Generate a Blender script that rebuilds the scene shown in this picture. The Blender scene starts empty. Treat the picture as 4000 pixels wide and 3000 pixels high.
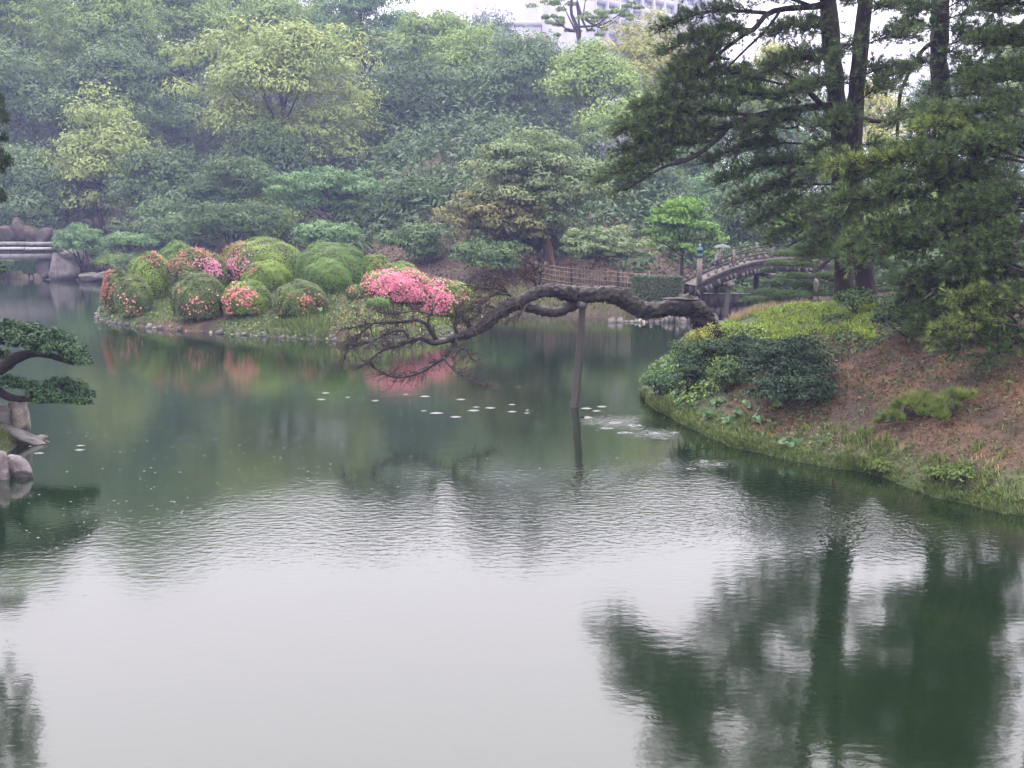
import bpy, math
import numpy as np
from mathutils import Vector
from mathutils.bvhtree import BVHTree

# ------------------------------------------------------------------ camera, sky, sun, exposure
S = bpy.context.scene
COL = S.collection
F, CH = 4828.0, 4.0                    # focal length in photo pixels, eye height above the pond
TH = math.atan(650.0 / F)              # the horizon lies 650 photo pixels above the middle
cam_d = bpy.data.cameras.new("camera")
cam = bpy.data.objects.new("camera", cam_d)
COL.objects.link(cam)
cam_d.sensor_width = 36.0
cam_d.lens = 36.0 * F / 4000.0
cam_d.clip_start, cam_d.clip_end = 0.1, 3000.0
cam.location = (0, 0, CH)
cam.rotation_euler = (math.pi / 2 - TH, 0, 0)
S.camera = cam

SUN_EL, SUN_AZ = math.radians(62), math.radians(-38)     # azimuth from +Y towards +X
W = bpy.data.worlds.new("World")
S.world = W
W.use_nodes = True
wn, wl = W.node_tree.nodes, W.node_tree.links
wn.clear()
w_out = wn.new("ShaderNodeOutputWorld")
w_bg = wn.new("ShaderNodeBackground")
w_sky = wn.new("ShaderNodeTexSky")
w_sky.sky_type = 'NISHITA'
w_sky.sun_disc = False
w_sky.sun_elevation = SUN_EL
w_sky.sun_rotation = SUN_AZ
w_sky.dust_density = 4.0
# a closed rain-cloud layer: brighter towards the zenith (CIE overcast)
w_tc = wn.new("ShaderNodeTexCoord")
w_sep = wn.new("ShaderNodeSeparateXYZ")
w_ramp = wn.new("ShaderNodeMapRange")
w_ramp.inputs['From Min'].default_value = 0.0
w_ramp.inputs['From Max'].default_value = 1.0
w_ramp.inputs['To Min'].default_value = 22.0
w_ramp.inputs['To Max'].default_value = 66.0
w_col = wn.new("ShaderNodeMix"); w_col.data_type = 'RGBA'; w_col.blend_type = 'MULTIPLY'
w_col.inputs['Factor'].default_value = 1.0
w_col.inputs['B'].default_value = (1.02, 0.955, .975, 1)
w_mix = wn.new("ShaderNodeMix"); w_mix.data_type = 'RGBA'
w_mix.inputs['Factor'].default_value = 0.88
wl.new(w_tc.outputs['Generated'], w_sep.inputs[0])
wl.new(w_sep.outputs['Z'], w_ramp.inputs['Value'])
wl.new(w_ramp.outputs[0], w_col.inputs['A'])
wl.new(w_sky.outputs[0], w_mix.inputs['A'])
wl.new(w_col.outputs['Result'], w_mix.inputs['B'])
wl.new(w_mix.outputs['Result'], w_bg.inputs['Color'])
w_bg.inputs['Strength'].default_value = 0.09
wl.new(w_bg.outputs[0], w_out.inputs['Surface'])

sun_d = bpy.data.lights.new("sun", 'SUN')
sun_d.energy, sun_d.angle, sun_d.color = 1.5, math.radians(14), (1.0, 0.96, 0.9)
sun = bpy.data.objects.new("sun", sun_d)
COL.objects.link(sun)
sun.location = (0, 0, 80)
sd = Vector((math.sin(SUN_AZ) * math.cos(SUN_EL), math.cos(SUN_AZ) * math.cos(SUN_EL), math.sin(SUN_EL)))
sun.rotation_euler = (-sd).to_track_quat('-Z', 'Y').to_euler()

S.view_settings.view_transform = 'Standard'
S.view_settings.look = 'None'
S.view_settings.exposure = 0.15
S.view_settings.gamma = 1.0
S.view_settings.use_curve_mapping = False
S.render.engine = 'CYCLES'
cy = S.cycles
cy.use_denoising = True
try:
    cy.denoiser = 'OPENIMAGEDENOISE'
except Exception:
    pass
cy.max_bounces = 6
cy.diffuse_bounces = 3
cy.glossy_bounces = 3
cy.transmission_bounces = 3
cy.volume_bounces = 1
cy.transparent_max_bounces = 4
cy.caustics_reflective = False
cy.caustics_refractive = False
cy.sample_clamp_indirect = 6.0

# ------------------------------------------------------------------ helpers
def rng_of(seed): return np.random.default_rng(seed)
R0 = rng_of(7)

def ray(px, py):
    x, y = (px - 2000.0) / F, (1500.0 - py) / F
    return np.array([x, math.cos(TH) + y * math.sin(TH), -math.sin(TH) + y * math.cos(TH)])
def P(px, py, D):                       # the point seen at a photo pixel, D metres ahead
    d = ray(px, py)
    return np.array([0, 0, CH]) + d * (D / d[1])
def G(px, py, z=0.0):                   # the point seen at a photo pixel on the level z
    d = ray(px, py)
    return np.array([0, 0, CH]) + d * ((z - CH) / d[2])
def mpp(D): return D / F                # metres per photo pixel at distance D

BASE = {}
def root(name, loc, label, cat, group=None):
    o = bpy.data.objects.new(name, None)
    o.empty_display_size = 0.2
    o.location = tuple(loc)
    COL.objects.link(o)
    o['label'], o['category'] = label, cat
    if group: o['group'] = group
    BASE[o.name] = np.array(loc, float)
    return o
def mk_mesh(name, v, f, tint=None, smooth=False, attrs=None):
    v = np.asarray(v, np.float32)
    me = bpy.data.meshes.new(name)
    fl = f if isinstance(f, list) else [f]
    fl = [np.asarray(a, np.int32) for a in fl if len(a)]
    me.vertices.add(len(v)); me.vertices.foreach_set('co', v.ravel())
    idx = np.concatenate([a.ravel() for a in fl])
    tot = np.concatenate([np.full(len(a), a.shape[1], np.int32) for a in fl])
    st = np.concatenate([[0], np.cumsum(tot)[:-1]]).astype(np.int32)
    me.loops.add(len(idx)); me.loops.foreach_set('vertex_index', idx)
    me.polygons.add(len(tot)); me.polygons.foreach_set('loop_start', st)
    if smooth: me.polygons.foreach_set('use_smooth', np.ones(len(tot), bool))
    me.update(calc_edges=True)
    if tint is not None:
        a = me.attributes.new('tint', 'FLOAT', 'FACE'); a.data.foreach_set('value', np.asarray(tint, np.float32))
    for k, val in (attrs or {}).items():
        a = me.attributes.new(k, 'FLOAT', 'POINT'); a.data.foreach_set('value', np.asarray(val, np.float32))
    return me
def part(name, geo, m, parent, tint=None, smooth=False, kind=None, label=None, attrs=None):
    """geo = (verts in world space, faces); linked as ONE mesh object under parent"""
    b = BASE[parent.name]
    me = mk_mesh(name, np.asarray(geo[0]) - b, geo[1], tint, smooth, attrs)
    me.materials.append(m)
    o = bpy.data.objects.new(name, me)
    COL.objects.link(o); o.parent = parent
    BASE[o.name] = b
    if kind: o['kind'] = kind
    if label: o['label'] = label
    return o
def top(name, geo, m, kind=None, label=None, cat=None, group=None, tint=None, smooth=False, attrs=None, loc=(0, 0, 0)):
    b = np.array(loc, float)
    me = mk_mesh(name, np.asarray(geo[0]) - b, geo[1], tint, smooth, attrs)
    me.materials.append(m)
    o = bpy.data.objects.new(name, me); COL.objects.link(o); o.location = tuple(b)
    BASE[o.name] = b
    for k, val in (('kind', kind), ('label', label), ('category', cat), ('group', group)):
        if val: o[k] = val
    return o
def join(*geos):
    vs, by, n = [], {}, 0
    for v, f in geos:
        for a in (f if isinstance(f, list) else [f]):
            a = np.asarray(a)
            if len(a): by.setdefault(a.shape[1], []).append(a + n)
        vs.append(np.asarray(v)); n += len(v)
    return np.concatenate(vs), [np.concatenate(a) for a in by.values()]
def unit(a): return a / np.maximum(np.linalg.norm(a, axis=-1, keepdims=True), 1e-9)

def resample(pts, n, k=2):
    """smooth polyline (Catmull-Rom) through points, n samples"""
    p = np.asarray(pts, float)
    if len(p) < 3:
        t = np.linspace(0, 1, n)[:, None]
        return p[0] * (1 - t) + p[-1] * t
    q = np.vstack([2 * p[0] - p[1], p, 2 * p[-1] - p[-2]])
    u = np.linspace(0, len(p) - 1 - 1e-6, n); i = u.astype(int); t = (u - i)[:, None]
    a, b, c, d = q[i], q[i + 1], q[i + 2], q[i + 3]
    return .5 * (2 * b + (c - a) * t + (2 * a - 5 * b + 4 * c - d) * t**2 + (3 * b - a - 3 * c + d) * t**3)
def tube(pts, rad, sides=8, rough=0.0, rng=None, cap=True, ridge=0.0):
    p = np.asarray(pts, float); n = len(p)
    rad = np.broadcast_to(np.asarray(rad, float), (n,)) if np.ndim(rad) else np.full(n, rad)
    t = unit(np.gradient(p, axis=0))
    ref = np.array([0, 0, 1.0]) if abs(t[:, 2]).mean() < .8 else np.array([1.0, 0, 0])
    s = unit(np.cross(t, ref)); u = np.cross(s, t)
    a = np.linspace(0, 2 * np.pi, sides, endpoint=False)
    r = rad[:, None] * np.ones((n, sides))
    if rough:
        rng = rng or R0
        lo = rng.normal(0, rough, (n, sides)); lo = (lo + np.roll(lo, 1, 0) + np.roll(lo, 1, 1)) / 1.7
        r = r * (1 + lo)
    if ridge:                                            # twisted bark ridges and plates
        uu = np.linspace(0, n / 9.0, n)[:, None]; r = r * (1 + ridge * np.sin(4 * a[None] + 2.2 * np.sin(uu) + uu * .6) + ridge * .7 * np.sin(9 * a[None] - uu * 2.3 + 1.5 * np.sin(uu * 2.1)) * np.sin(uu * 3.7))
    v = p[:, None] + r[..., None] * (np.cos(a)[None, :, None] * s[:, None] + np.sin(a)[None, :, None] * u[:, None])
    v = v.reshape(-1, 3)
    i, j = np.meshgrid(np.arange(n - 1), np.arange(sides), indexing='ij')
    k = (j + 1) % sides
    f = np.stack([i * sides + j, i * sides + k, (i + 1) * sides + k, (i + 1) * sides + j], -1).reshape(-1, 4)
    if cap:
        v = np.vstack([v, p[0], p[-1]]); m = n * sides; q = np.arange(sides); k = (q + 1) % sides
        tri = np.vstack([np.stack([k, q, np.full(sides, m)], 1), np.stack([(n - 1) * sides + q, (n - 1) * sides + k, np.full(sides, m + 1)], 1)])
        return v, [f, tri]
    return v, [f]
def limb(pts, r0, r1, n=12, sides=8, rough=.06, rng=None):
    q = resample(pts, n)
    return tube(q, np.linspace(r0, r1, n), sides, rough, rng)
def box(c, h, ax=None, bev=0.0):
    """box from centre, half sizes and optional axes (rows); chamfered by a small inset"""
    s = np.array([[x, y, z] for z in (-1, 1) for y in (-1, 1) for x in (-1, 1)], float) * np.asarray(h)
    if ax is not None: s = s @ np.asarray(ax)
    return s + np.asarray(c), [np.array([[0, 2, 3, 1], [4, 5, 7, 6], [0, 1, 5, 4], [2, 6, 7, 3], [0, 4, 6, 2], [1, 3, 7, 5]])]
def bar(a, b, w, h, up=(0, 0, 1)):
    a, b = np.asarray(a, float), np.asarray(b, float)
    t = unit(b - a); s = unit(np.cross(t, up)); u = np.cross(s, t)
    return box((a + b) / 2, (np.linalg.norm(b - a) / 2, w / 2, h / 2), np.array([t, s, u]))
ICO = {}
def ico(sub):
    if sub not in ICO:
        import bmesh
        bm = bmesh.new(); bmesh.ops.create_icosphere(bm, subdivisions=sub, radius=1)
        bm.verts.ensure_lookup_table()
        ICO[sub] = (np.array([v.co[:] for v in bm.verts]), np.array([[w.index for w in f.verts] for f in bm.faces])); bm.free()
    return ICO[sub]
def vnoise(p, seed, sc):
    r = rng_of(seed); out = np.zeros(len(p))
    for k in range(7):
        d = unit(r.normal(size=3)); out += np.sin(p @ d * sc * (1 + .45 * k) + r.uniform(0, 6.3)) / (1 + .5 * k)
    return out / 2.6
def rock(c, h, seed, sub=2, rough=.2, cut=5, rot=0.0):
    """a boulder: sphere cut by random planes and roughened"""
    v, f = ico(sub); r = rng_of(seed); v = v.copy()
    for _ in range(cut):
        d = unit(r.normal(size=3)); k = r.uniform(.55, .85); x = v @ d; v -= np.outer(np.maximum(x - k, 0), d)
    v *= (1 + rough * vnoise(v, seed, 3.0) + rough * .4 * vnoise(v, seed + 1, 8.0))[:, None]
    v = v * np.asarray(h)
    ca, sa = math.cos(rot), math.sin(rot)
    v = np.stack([v[:, 0] * ca - v[:, 1] * sa, v[:, 0] * sa + v[:, 1] * ca, v[:, 2]], 1)
    return v + np.asarray(c), [f]

def leaf_geo(p, n, L, rng, aspect=.55, droop=.25, fold=.12, tri=False):
    """one folded diamond leaf per point"""
    N = len(p); L = np.broadcast_to(L, (N,))[:, None] * rng.uniform(.7, 1.3, (N, 1))
    n = unit(n); u = unit(np.cross(n, rng.normal(size=(N, 3)))); u = unit(u + np.array([0, 0, -droop])); w = unit(np.cross(n, u)); n = np.cross(u, w)
    a = p - u * L * .5; b = p + w * L * aspect * .5 + n * L * fold; c = p + u * L * .5; d = p - w * L * aspect * .5 + n * L * fold
    if tri:
        return np.stack([a - w * L * aspect * .35, b * .5 + c * .5 + w * L * aspect * .3, c], 1).reshape(-1, 3), [np.arange(3 * N).reshape(-1, 3)]
    v = np.stack([a, b, c, d], 1).reshape(-1, 3)
    return v, [np.arange(4 * N).reshape(-1, 4)]
def rand_dirs(rng, n, zmin=-1.0):
    z = rng.uniform(zmin, 1, n); a = rng.uniform(0, 2 * np.pi, n); r = np.sqrt(1 - z * z)
    return np.stack([r * np.cos(a), r * np.sin(a), z], 1)
def clumps_leaves(cen, rad, nper, leaf, rng, flat=.7, zmin=-.35, droop=.25, spread=.5, up=.4, aspect=.55, inner=.72, tri=False):
    K = len(cen); d = rand_dirs(rng, K * nper, zmin)
    r = np.repeat(rad, nper)[:, None] * rng.uniform(inner, 1.06, (K * nper, 1))
    wob = 1 + .18 * np.sin(d @ np.array([5., 3., 4.]) + np.repeat(rng.uniform(0, 6, K), nper))[:, None]
    p = np.repeat(cen, nper, 0) + d * r * wob * np.array([1, 1, flat])
    n = d + np.array([0, 0, up]) + rng.normal(0, spread, (K * nper, 3))
    g = leaf_geo(p, n, leaf, rng, aspect, droop, tri=tri)
    t = np.clip(np.repeat(rng.uniform(.2, .8, K), nper) + rng.normal(0, .06, K * nper), 0, 1)
    return g, t

# ------------------------------------------------------------------ materials
def new_mat(name):
    m = bpy.data.materials.new(name); m.use_nodes = True
    nt = m.node_tree; b = nt.nodes['Principled BSDF']
    return m, nt.nodes, nt.links, b
def ramp(nodes, stops):
    r = nodes.new("ShaderNodeValToRGB"); e = r.color_ramp.elements
    while len(e) < len(stops): e.new(.5)
    for k, (pos, c) in zip(e, stops): k.position = pos; k.color = (*c, 1)
    return r
def leaf_mat(name, c0, c1, c2, transl=.22, rough=.5, spec=.3):
    m, nd, lk, b = new_mat(name)
    at = nd.new("ShaderNodeAttribute"); at.attribute_name = 'tint'
    r = ramp(nd, [(0, c0), (.5, c1), (1, c2)])
    lk.new(at.outputs['Fac'], r.inputs[0]); lk.new(r.outputs[0], b.inputs['Base Color'])
    b.inputs['Roughness'].default_value = rough; b.inputs['Specular IOR Level'].default_value = spec
    tr = nd.new("ShaderNodeBsdfTranslucent"); mx = nd.new("ShaderNodeMixShader"); mx.inputs[0].default_value = transl
    lk.new(r.outputs[0], tr.inputs['Color']); lk.new(b.outputs[0], mx.inputs[1]); lk.new(tr.outputs[0], mx.inputs[2])
    lk.new(mx.outputs[0], nd['Material Output'].inputs['Surface'])
    return m
def noise_mat(name, stops, scale=4.0, detail=6.0, rough=.8, bump=.02, bscale=None, stretch=None, spec=.3, moss=None, moss_amt=.5, coord='Object'):
    m, nd, lk, b = new_mat(name)
    tc = nd.new("ShaderNodeTexCoord"); mp = nd.new("ShaderNodeMapping")
    if stretch: mp.inputs['Scale'].default_value = stretch
    lk.new(tc.outputs[coord], mp.inputs[0])
    n = nd.new("ShaderNodeTexNoise"); n.inputs['Scale'].default_value = scale; n.inputs['Detail'].default_value = detail; n.inputs['Roughness'].default_value = .65
    lk.new(mp.outputs[0], n.inputs['Vector'])
    r = ramp(nd, stops); lk.new(n.outputs['Fac'], r.inputs[0])
    out = r.outputs[0]
    if moss:                                             # moss and lichen settle on the upper sides
        ge = nd.new("ShaderNodeNewGeometry"); sp = nd.new("ShaderNodeSeparateXYZ"); lk.new(ge.outputs['Normal'], sp.inputs[0])
        n3 = nd.new("ShaderNodeTexNoise"); n3.inputs['Scale'].default_value = scale * .8; n3.inputs['Detail'].default_value = 5
        lk.new(tc.outputs[coord], n3.inputs['Vector'])
        ad = nd.new("ShaderNodeMath"); ad.operation = 'MULTIPLY_ADD'; lk.new(n3.outputs['Fac'], ad.inputs[0]); ad.inputs[1].default_value = 1.6; lk.new(sp.outputs['Z'], ad.inputs[2])
        mr = nd.new("ShaderNodeMapRange"); mr.inputs['From Min'].default_value = 1.75 - moss_amt; mr.inputs['From Max'].default_value = 2.0 - moss_amt; lk.new(ad.outputs[0], mr.inputs['Value'])
        mx = nd.new("ShaderNodeMix"); mx.data_type = 'RGBA'; lk.new(mr.outputs[0], mx.inputs['Factor']); lk.new(out, mx.inputs['A']); mx.inputs['B'].default_value = (*moss, 1)
        out = mx.outputs['Result']
    lk.new(out, b.inputs['Base Color'])
    b.inputs['Roughness'].default_value = rough; b.inputs['Specular IOR Level'].default_value = spec
    n2 = nd.new("ShaderNodeTexNoise"); n2.inputs['Scale'].default_value = bscale or scale * 3; n2.inputs['Detail'].default_value = 8
    lk.new(mp.outputs[0], n2.inputs['Vector'])
    bp = nd.new("ShaderNodeBump"); bp.inputs['Strength'].default_value = 1; bp.inputs['Distance'].default_value = bump
    lk.new(n2.outputs['Fac'], bp.inputs['Height']); lk.new(bp.outputs[0], b.inputs['Normal'])
    return m

M = {}
M['leaf_deep'] = leaf_mat('leaf_deep_green', (0.03132, 0.06476, 0.02112), (0.05694, 0.1079, 0.03073), (0.09259, 0.1511, 0.04033))  # dark evergreen leaf; shade of the lower hillside is put into the colour too
M['leaf_teal'] = leaf_mat('leaf_blue_green', (0.05125, 0.09755, 0.03553), (0.08852, 0.1537, 0.05227), (0.1397, 0.2158, 0.06481))
M['leaf_mid'] = leaf_mat('leaf_mid_green', (0.113, 0.1804, 0.04303), (0.1882, 0.2817, 0.06025), (0.2762, 0.3719, 0.0789))
M['leaf_light'] = leaf_mat('leaf_yellow_green', (0.1372, 0.2018, 0.05812), (0.2422, 0.3149, 0.0888), (0.3876, 0.436, 0.1291))
M['leaf_olive'] = leaf_mat('leaf_olive', (0.08125, 0.1, 0.0375), (0.15, 0.1562, 0.05625), (0.2375, 0.2188, 0.08125))
M['leaf_brown'] = leaf_mat('leaf_brown_olive', (0.07653, 0.1272, 0.05342), (0.1461, 0.2083, 0.0855), (0.2365, 0.2742, 0.1158))
M['leaf_lime'] = leaf_mat('leaf_lime', (0.068, 0.1445, 0.0255), (0.136, 0.2635, 0.0425), (0.2295, 0.374, 0.068), .3)
M['leaf_fresh'] = leaf_mat('leaf_fresh_green', (.06, .13, .045), (.10, .20, .07), (.16, .27, .10))
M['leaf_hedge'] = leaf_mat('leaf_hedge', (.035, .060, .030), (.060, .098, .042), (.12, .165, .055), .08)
M['leaf_yellow'] = leaf_mat('leaf_yellow', (0.192, 0.228, 0.048), (0.324, 0.348, 0.072), (0.48, 0.456, 0.108))
M['leaf_bonsai'] = leaf_mat('leaf_clipped_dark', (0.01408, 0.0391, 0.01408), (0.02502, 0.06647, 0.02033), (0.04692, 0.1055, 0.02972), .15)
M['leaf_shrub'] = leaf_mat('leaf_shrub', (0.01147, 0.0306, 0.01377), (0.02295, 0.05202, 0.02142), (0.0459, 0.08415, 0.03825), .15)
M['leaf_azalea'] = leaf_mat('leaf_azalea', (0.07962, 0.132, 0.01663), (0.1376, 0.2249, 0.02419), (0.2461, 0.3414, 0.03631), .08)
M['leaf_azalea_dull'] = leaf_mat('leaf_azalea_dull', (0.05081, 0.08432, 0.01906), (0.0903, 0.1362, 0.02781), (0.1693, 0.2141, 0.04369), .08)
M['leaf_clipped'] = leaf_mat('leaf_clipped_bright', (0.05334, 0.1116, 0.01536), (0.09208, 0.1828, 0.02389), (0.1551, 0.2587, 0.03584), .08)
M['leaf_butterbur'] = leaf_mat('leaf_broad', (0.042, 0.0975, 0.0325), (0.07, 0.15, 0.052), (0.119, 0.21, 0.091), .25, .35)
M['blossom_pink'] = leaf_mat('blossom_pink', (.50, .11, .20), (.66, .21, .30), (.80, .38, .43), .2)
M['blossom_coral'] = leaf_mat('blossom_coral', (.48, .12, .13), (.62, .23, .23), (.74, .38, .36), .2)
M['blossom_salmon'] = leaf_mat('blossom_salmon', (.26, .10, .065), (.36, .155, .10), (.46, .24, .15), .2)
M['blossom_mauve'] = leaf_mat('blossom_mauve', (.45, .14, .26), (.58, .23, .34), (.68, .36, .42), .2)
M['needle'] = leaf_mat('pine_needle', (0.03415, 0.06489, 0.02904), (0.07856, 0.1366, 0.04611), (0.1878, 0.2732, 0.06831), .12, .5)
M['needle_dark'] = leaf_mat('pine_needle_dark', (0.0414, 0.07171, 0.03386), (0.08279, 0.1336, 0.04892), (0.1709, 0.2423, 0.06774), .1, .5)
M['needle_bright'] = leaf_mat('pine_needle_bright', (0.06455, 0.1033, 0.02734), (0.1435, 0.2065, 0.04556), (0.2869, 0.3524, 0.07594), .15, .5)
M['needle_pruned'] = leaf_mat('pine_needle_pruned', (0.0392, 0.077, 0.0336), (0.084, 0.14, 0.049), (0.168, 0.238, 0.07), .15, .5)
M['cypress'] = leaf_mat('cypress_spray', (.012, .026, .013), (.024, .046, .02), (.045, .075, .03), .1)
M['candle'] = leaf_mat('pine_candle', (.12, .055, .025), (.18, .09, .04), (.24, .14, .07), .1)
M['dry_leaf'] = leaf_mat('dry_leaf', (.07, .04, .028), (.12, .065, .045), (.19, .10, .07), .2)
M['fallen'] = leaf_mat('fallen_leaf', (.22, .09, .03), (.36, .18, .05), (.45, .28, .10), .1)
M['grass'] = leaf_mat('grass_blade', (.045, .085, .018), (.095, .150, .030), (.19, .22, .06), .3)
M['grass_lush'] = leaf_mat('grass_lush', (0.1475, 0.2272, 0.03056), (0.2704, 0.374, 0.0529), (0.4179, 0.5076, 0.09405), .3)
M['grass_dry'] = leaf_mat('grass_dry', (0.224, 0.154, 0.084), (0.322, 0.238, 0.14), (0.406, 0.322, 0.203), .25)
M['litter'] = leaf_mat('needle_litter', (0.0396, 0.0243, 0.01292), (0.08316, 0.05331, 0.02856), (0.1505, 0.1019, 0.05644), .05, .8)
M['ivy'] = leaf_mat('ground_ivy', (.03, .062, .022), (.055, .105, .032), (.11, .17, .055), .15)
M['bark'] = noise_mat('bark', [(.25, (.018, .014, .012)), (.55, (.05, .038, .031)), (.8, (.10, .08, .066))], 5, 8, .9, .04, 14, (1, 1, .25))
M['bark_pine'] = noise_mat('bark_pine', [(.25, (0.0072, 0.006, 0.006)), (.5, (0.0216, 0.0168, 0.015)), (.8, (0.051, 0.0372, 0.0312))], 7, 8, .85, .05, 16, (0.6, 0.6, 0.18))
M['bark_red'] = noise_mat('bark_red', [(.25, (.06, .035, .025)), (.55, (.13, .078, .055)), (.8, (.20, .13, .10))], 5, 6, .9, .03, 12, (1, 1, .3))
M['bark_old'] = noise_mat('bark_old', [(.28, (0.0075, 0.006, 0.006)), (.5, (0.0225, 0.018, 0.0165)), (.72, (0.05625, 0.045, 0.03975)), (.86, (0.105, 0.09, 0.07875))], 9, 10, .7, .05, 16, None, .45, (0.0975, 0.0975, 0.07125), .16)
M['twig'] = noise_mat('twig', [(.3, (.022, .016, .016)), (.7, (.07, .055, .052))], 9, 4, .8, .004, 30)
M['timber'] = noise_mat('timber_post', [(.25, (0.0255, 0.0228, 0.0198)), (.55, (0.0612, 0.05586, 0.0492)), (.8, (0.1173, 0.114, 0.102))], 5, 8, .8, .015, 18, (0.51, 0.57, 0.072))
M['stone'] = noise_mat('stone', [(.25, (0.0612, 0.054, 0.05184)), (.5, (0.1224, 0.108, 0.1044)), (.75, (0.2016, 0.1872, 0.18))], 3, 8, .7, .04, 9, None, .4, (0.0864, 0.0936, 0.054), .25)
M['rock_brown'] = noise_mat('rock_brown', [(.28, (.035, .028, .024)), (.5, (.085, .068, .058)), (.75, (.16, .135, .115))], 1.6, 10, .9, .12, 4, (1, 1, .45))
M['stone_pale'] = noise_mat('stone_pale', [(.28, (.07, .06, .05)), (.48, (.22, .195, .165)), (.75, (.46, .43, .39))], 5, 10, .7, .06, 9)
M['stone_mauve'] = noise_mat('stone_mauve', [(.25, (0.048, 0.0384, 0.04)), (.5, (0.112, 0.092, 0.096)), (.75, (0.192, 0.164, 0.172))], 5, 10, .5, .04, 12, None, .5)
M['stone_dark'] = noise_mat('stone_dark', [(.25, (0.0245, 0.021, 0.021)), (.5, (0.0595, 0.0511, 0.0504)), (.75, (0.119, 0.105, 0.1015))], 4, 8, .55, .03, 12, (0.7, 0.7, 0.95), .5)
M['concrete'] = noise_mat('concrete', [(.3, (.13, .12, .12)), (.6, (.22, .21, .21)), (.8, (.32, .31, .31))], 3, 6, .8, .01, 20)
M['concrete_pale'] = noise_mat('concrete_pale', [(.3, (.33, .31, .30)), (.7, (.5, .48, .47))], 5, 6, .7, .006, 25)
M['soil'] = noise_mat('soil', [(.3, (.030, .021, .014)), (.6, (.060, .042, .029)), (.8, (.10, .072, .05))], 1.2, 10, .9, .05, 8)
M['wood_weathered'] = noise_mat('wood_weathered', [(.25, (.05, .042, .04)), (.55, (.13, .115, .11)), (.8, (.25, .225, .215))], 6, 8, .75, .006, 25, (1, 4, 4))
M['wood_pale'] = noise_mat('wood_pale', [(.25, (0.093, 0.07905, 0.07208)), (.6, (0.1674, 0.1442, 0.1302)), (.85, (0.2325, 0.2093, 0.1953))], 7, 6, .75, .004, 25)
M['wood_dark'] = noise_mat('wood_dark', [(.25, (.018, .016, .018)), (.6, (.048, .041, .041)), (.85, (.09, .08, .078))], 5, 6, .8, .006, 25)
M['bronze'] = noise_mat('bronze_patina', [(.3, (.012, .045, .065)), (.6, (.02, .075, .10)), (.85, (.05, .14, .17))], 9, 4, .4, .002, 30, None, .5)
M['bamboo'] = noise_mat('bamboo', [(.3, (0.0882, 0.06552, 0.04536)), (.6, (0.2016, 0.1575, 0.1134)), (.85, (0.3402, 0.2772, 0.2079))], 8, 4, .6, .002, 30)
M['post_dark'] = noise_mat('fence_post', [(.3, (0.012, 0.0108, 0.0108)), (.7, (0.036, 0.03, 0.0276))], 8, 4, .8, .003, 30)
M['plaster'] = noise_mat('plaster', [(.3, (0.3456, 0.3384, 0.3384)), (.7, (0.432, 0.4248, 0.4248))], .4, 4, .85, .004, 6)
M['window_glass'] = noise_mat('window_glass', [(.3, (0.42, 0.434, 0.476)), (.7, (0.532, 0.546, 0.588))], .3, 2, .15, .0005, 1, None, .5)
M['umbrella'] = noise_mat('umbrella_fabric', [(.3, (0.03, 0.051, 0.048)), (.7, (0.06, 0.09, 0.087))], 3, 3, .5, .001, 20)
M['metal'] = noise_mat('grey_metal', [(.3, (.2, .2, .2)), (.7, (.3, .3, .3))], 5, 2, .35, .0005, 20)
M['coat'] = noise_mat('grey_coat', [(.3, (.19, .165, .17)), (.7, (.27, .235, .245))], 5, 5, .85, .004, 20)
M['skin'] = noise_mat('skin', [(.3, (.42, .25, .18)), (.7, (.50, .31, .23))], 9, 3, .5, .001, 30)
M['hair'] = noise_mat('hair', [(.3, (.010, .008, .007)), (.7, (.028, .022, .02))], 20, 4, .5, .002, 60)
M['trousers'] = noise_mat('dark_trousers', [(.3, (.022, .024, .032)), (.7, (.04, .042, .052))], 8, 4, .85, .002, 30)

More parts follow.
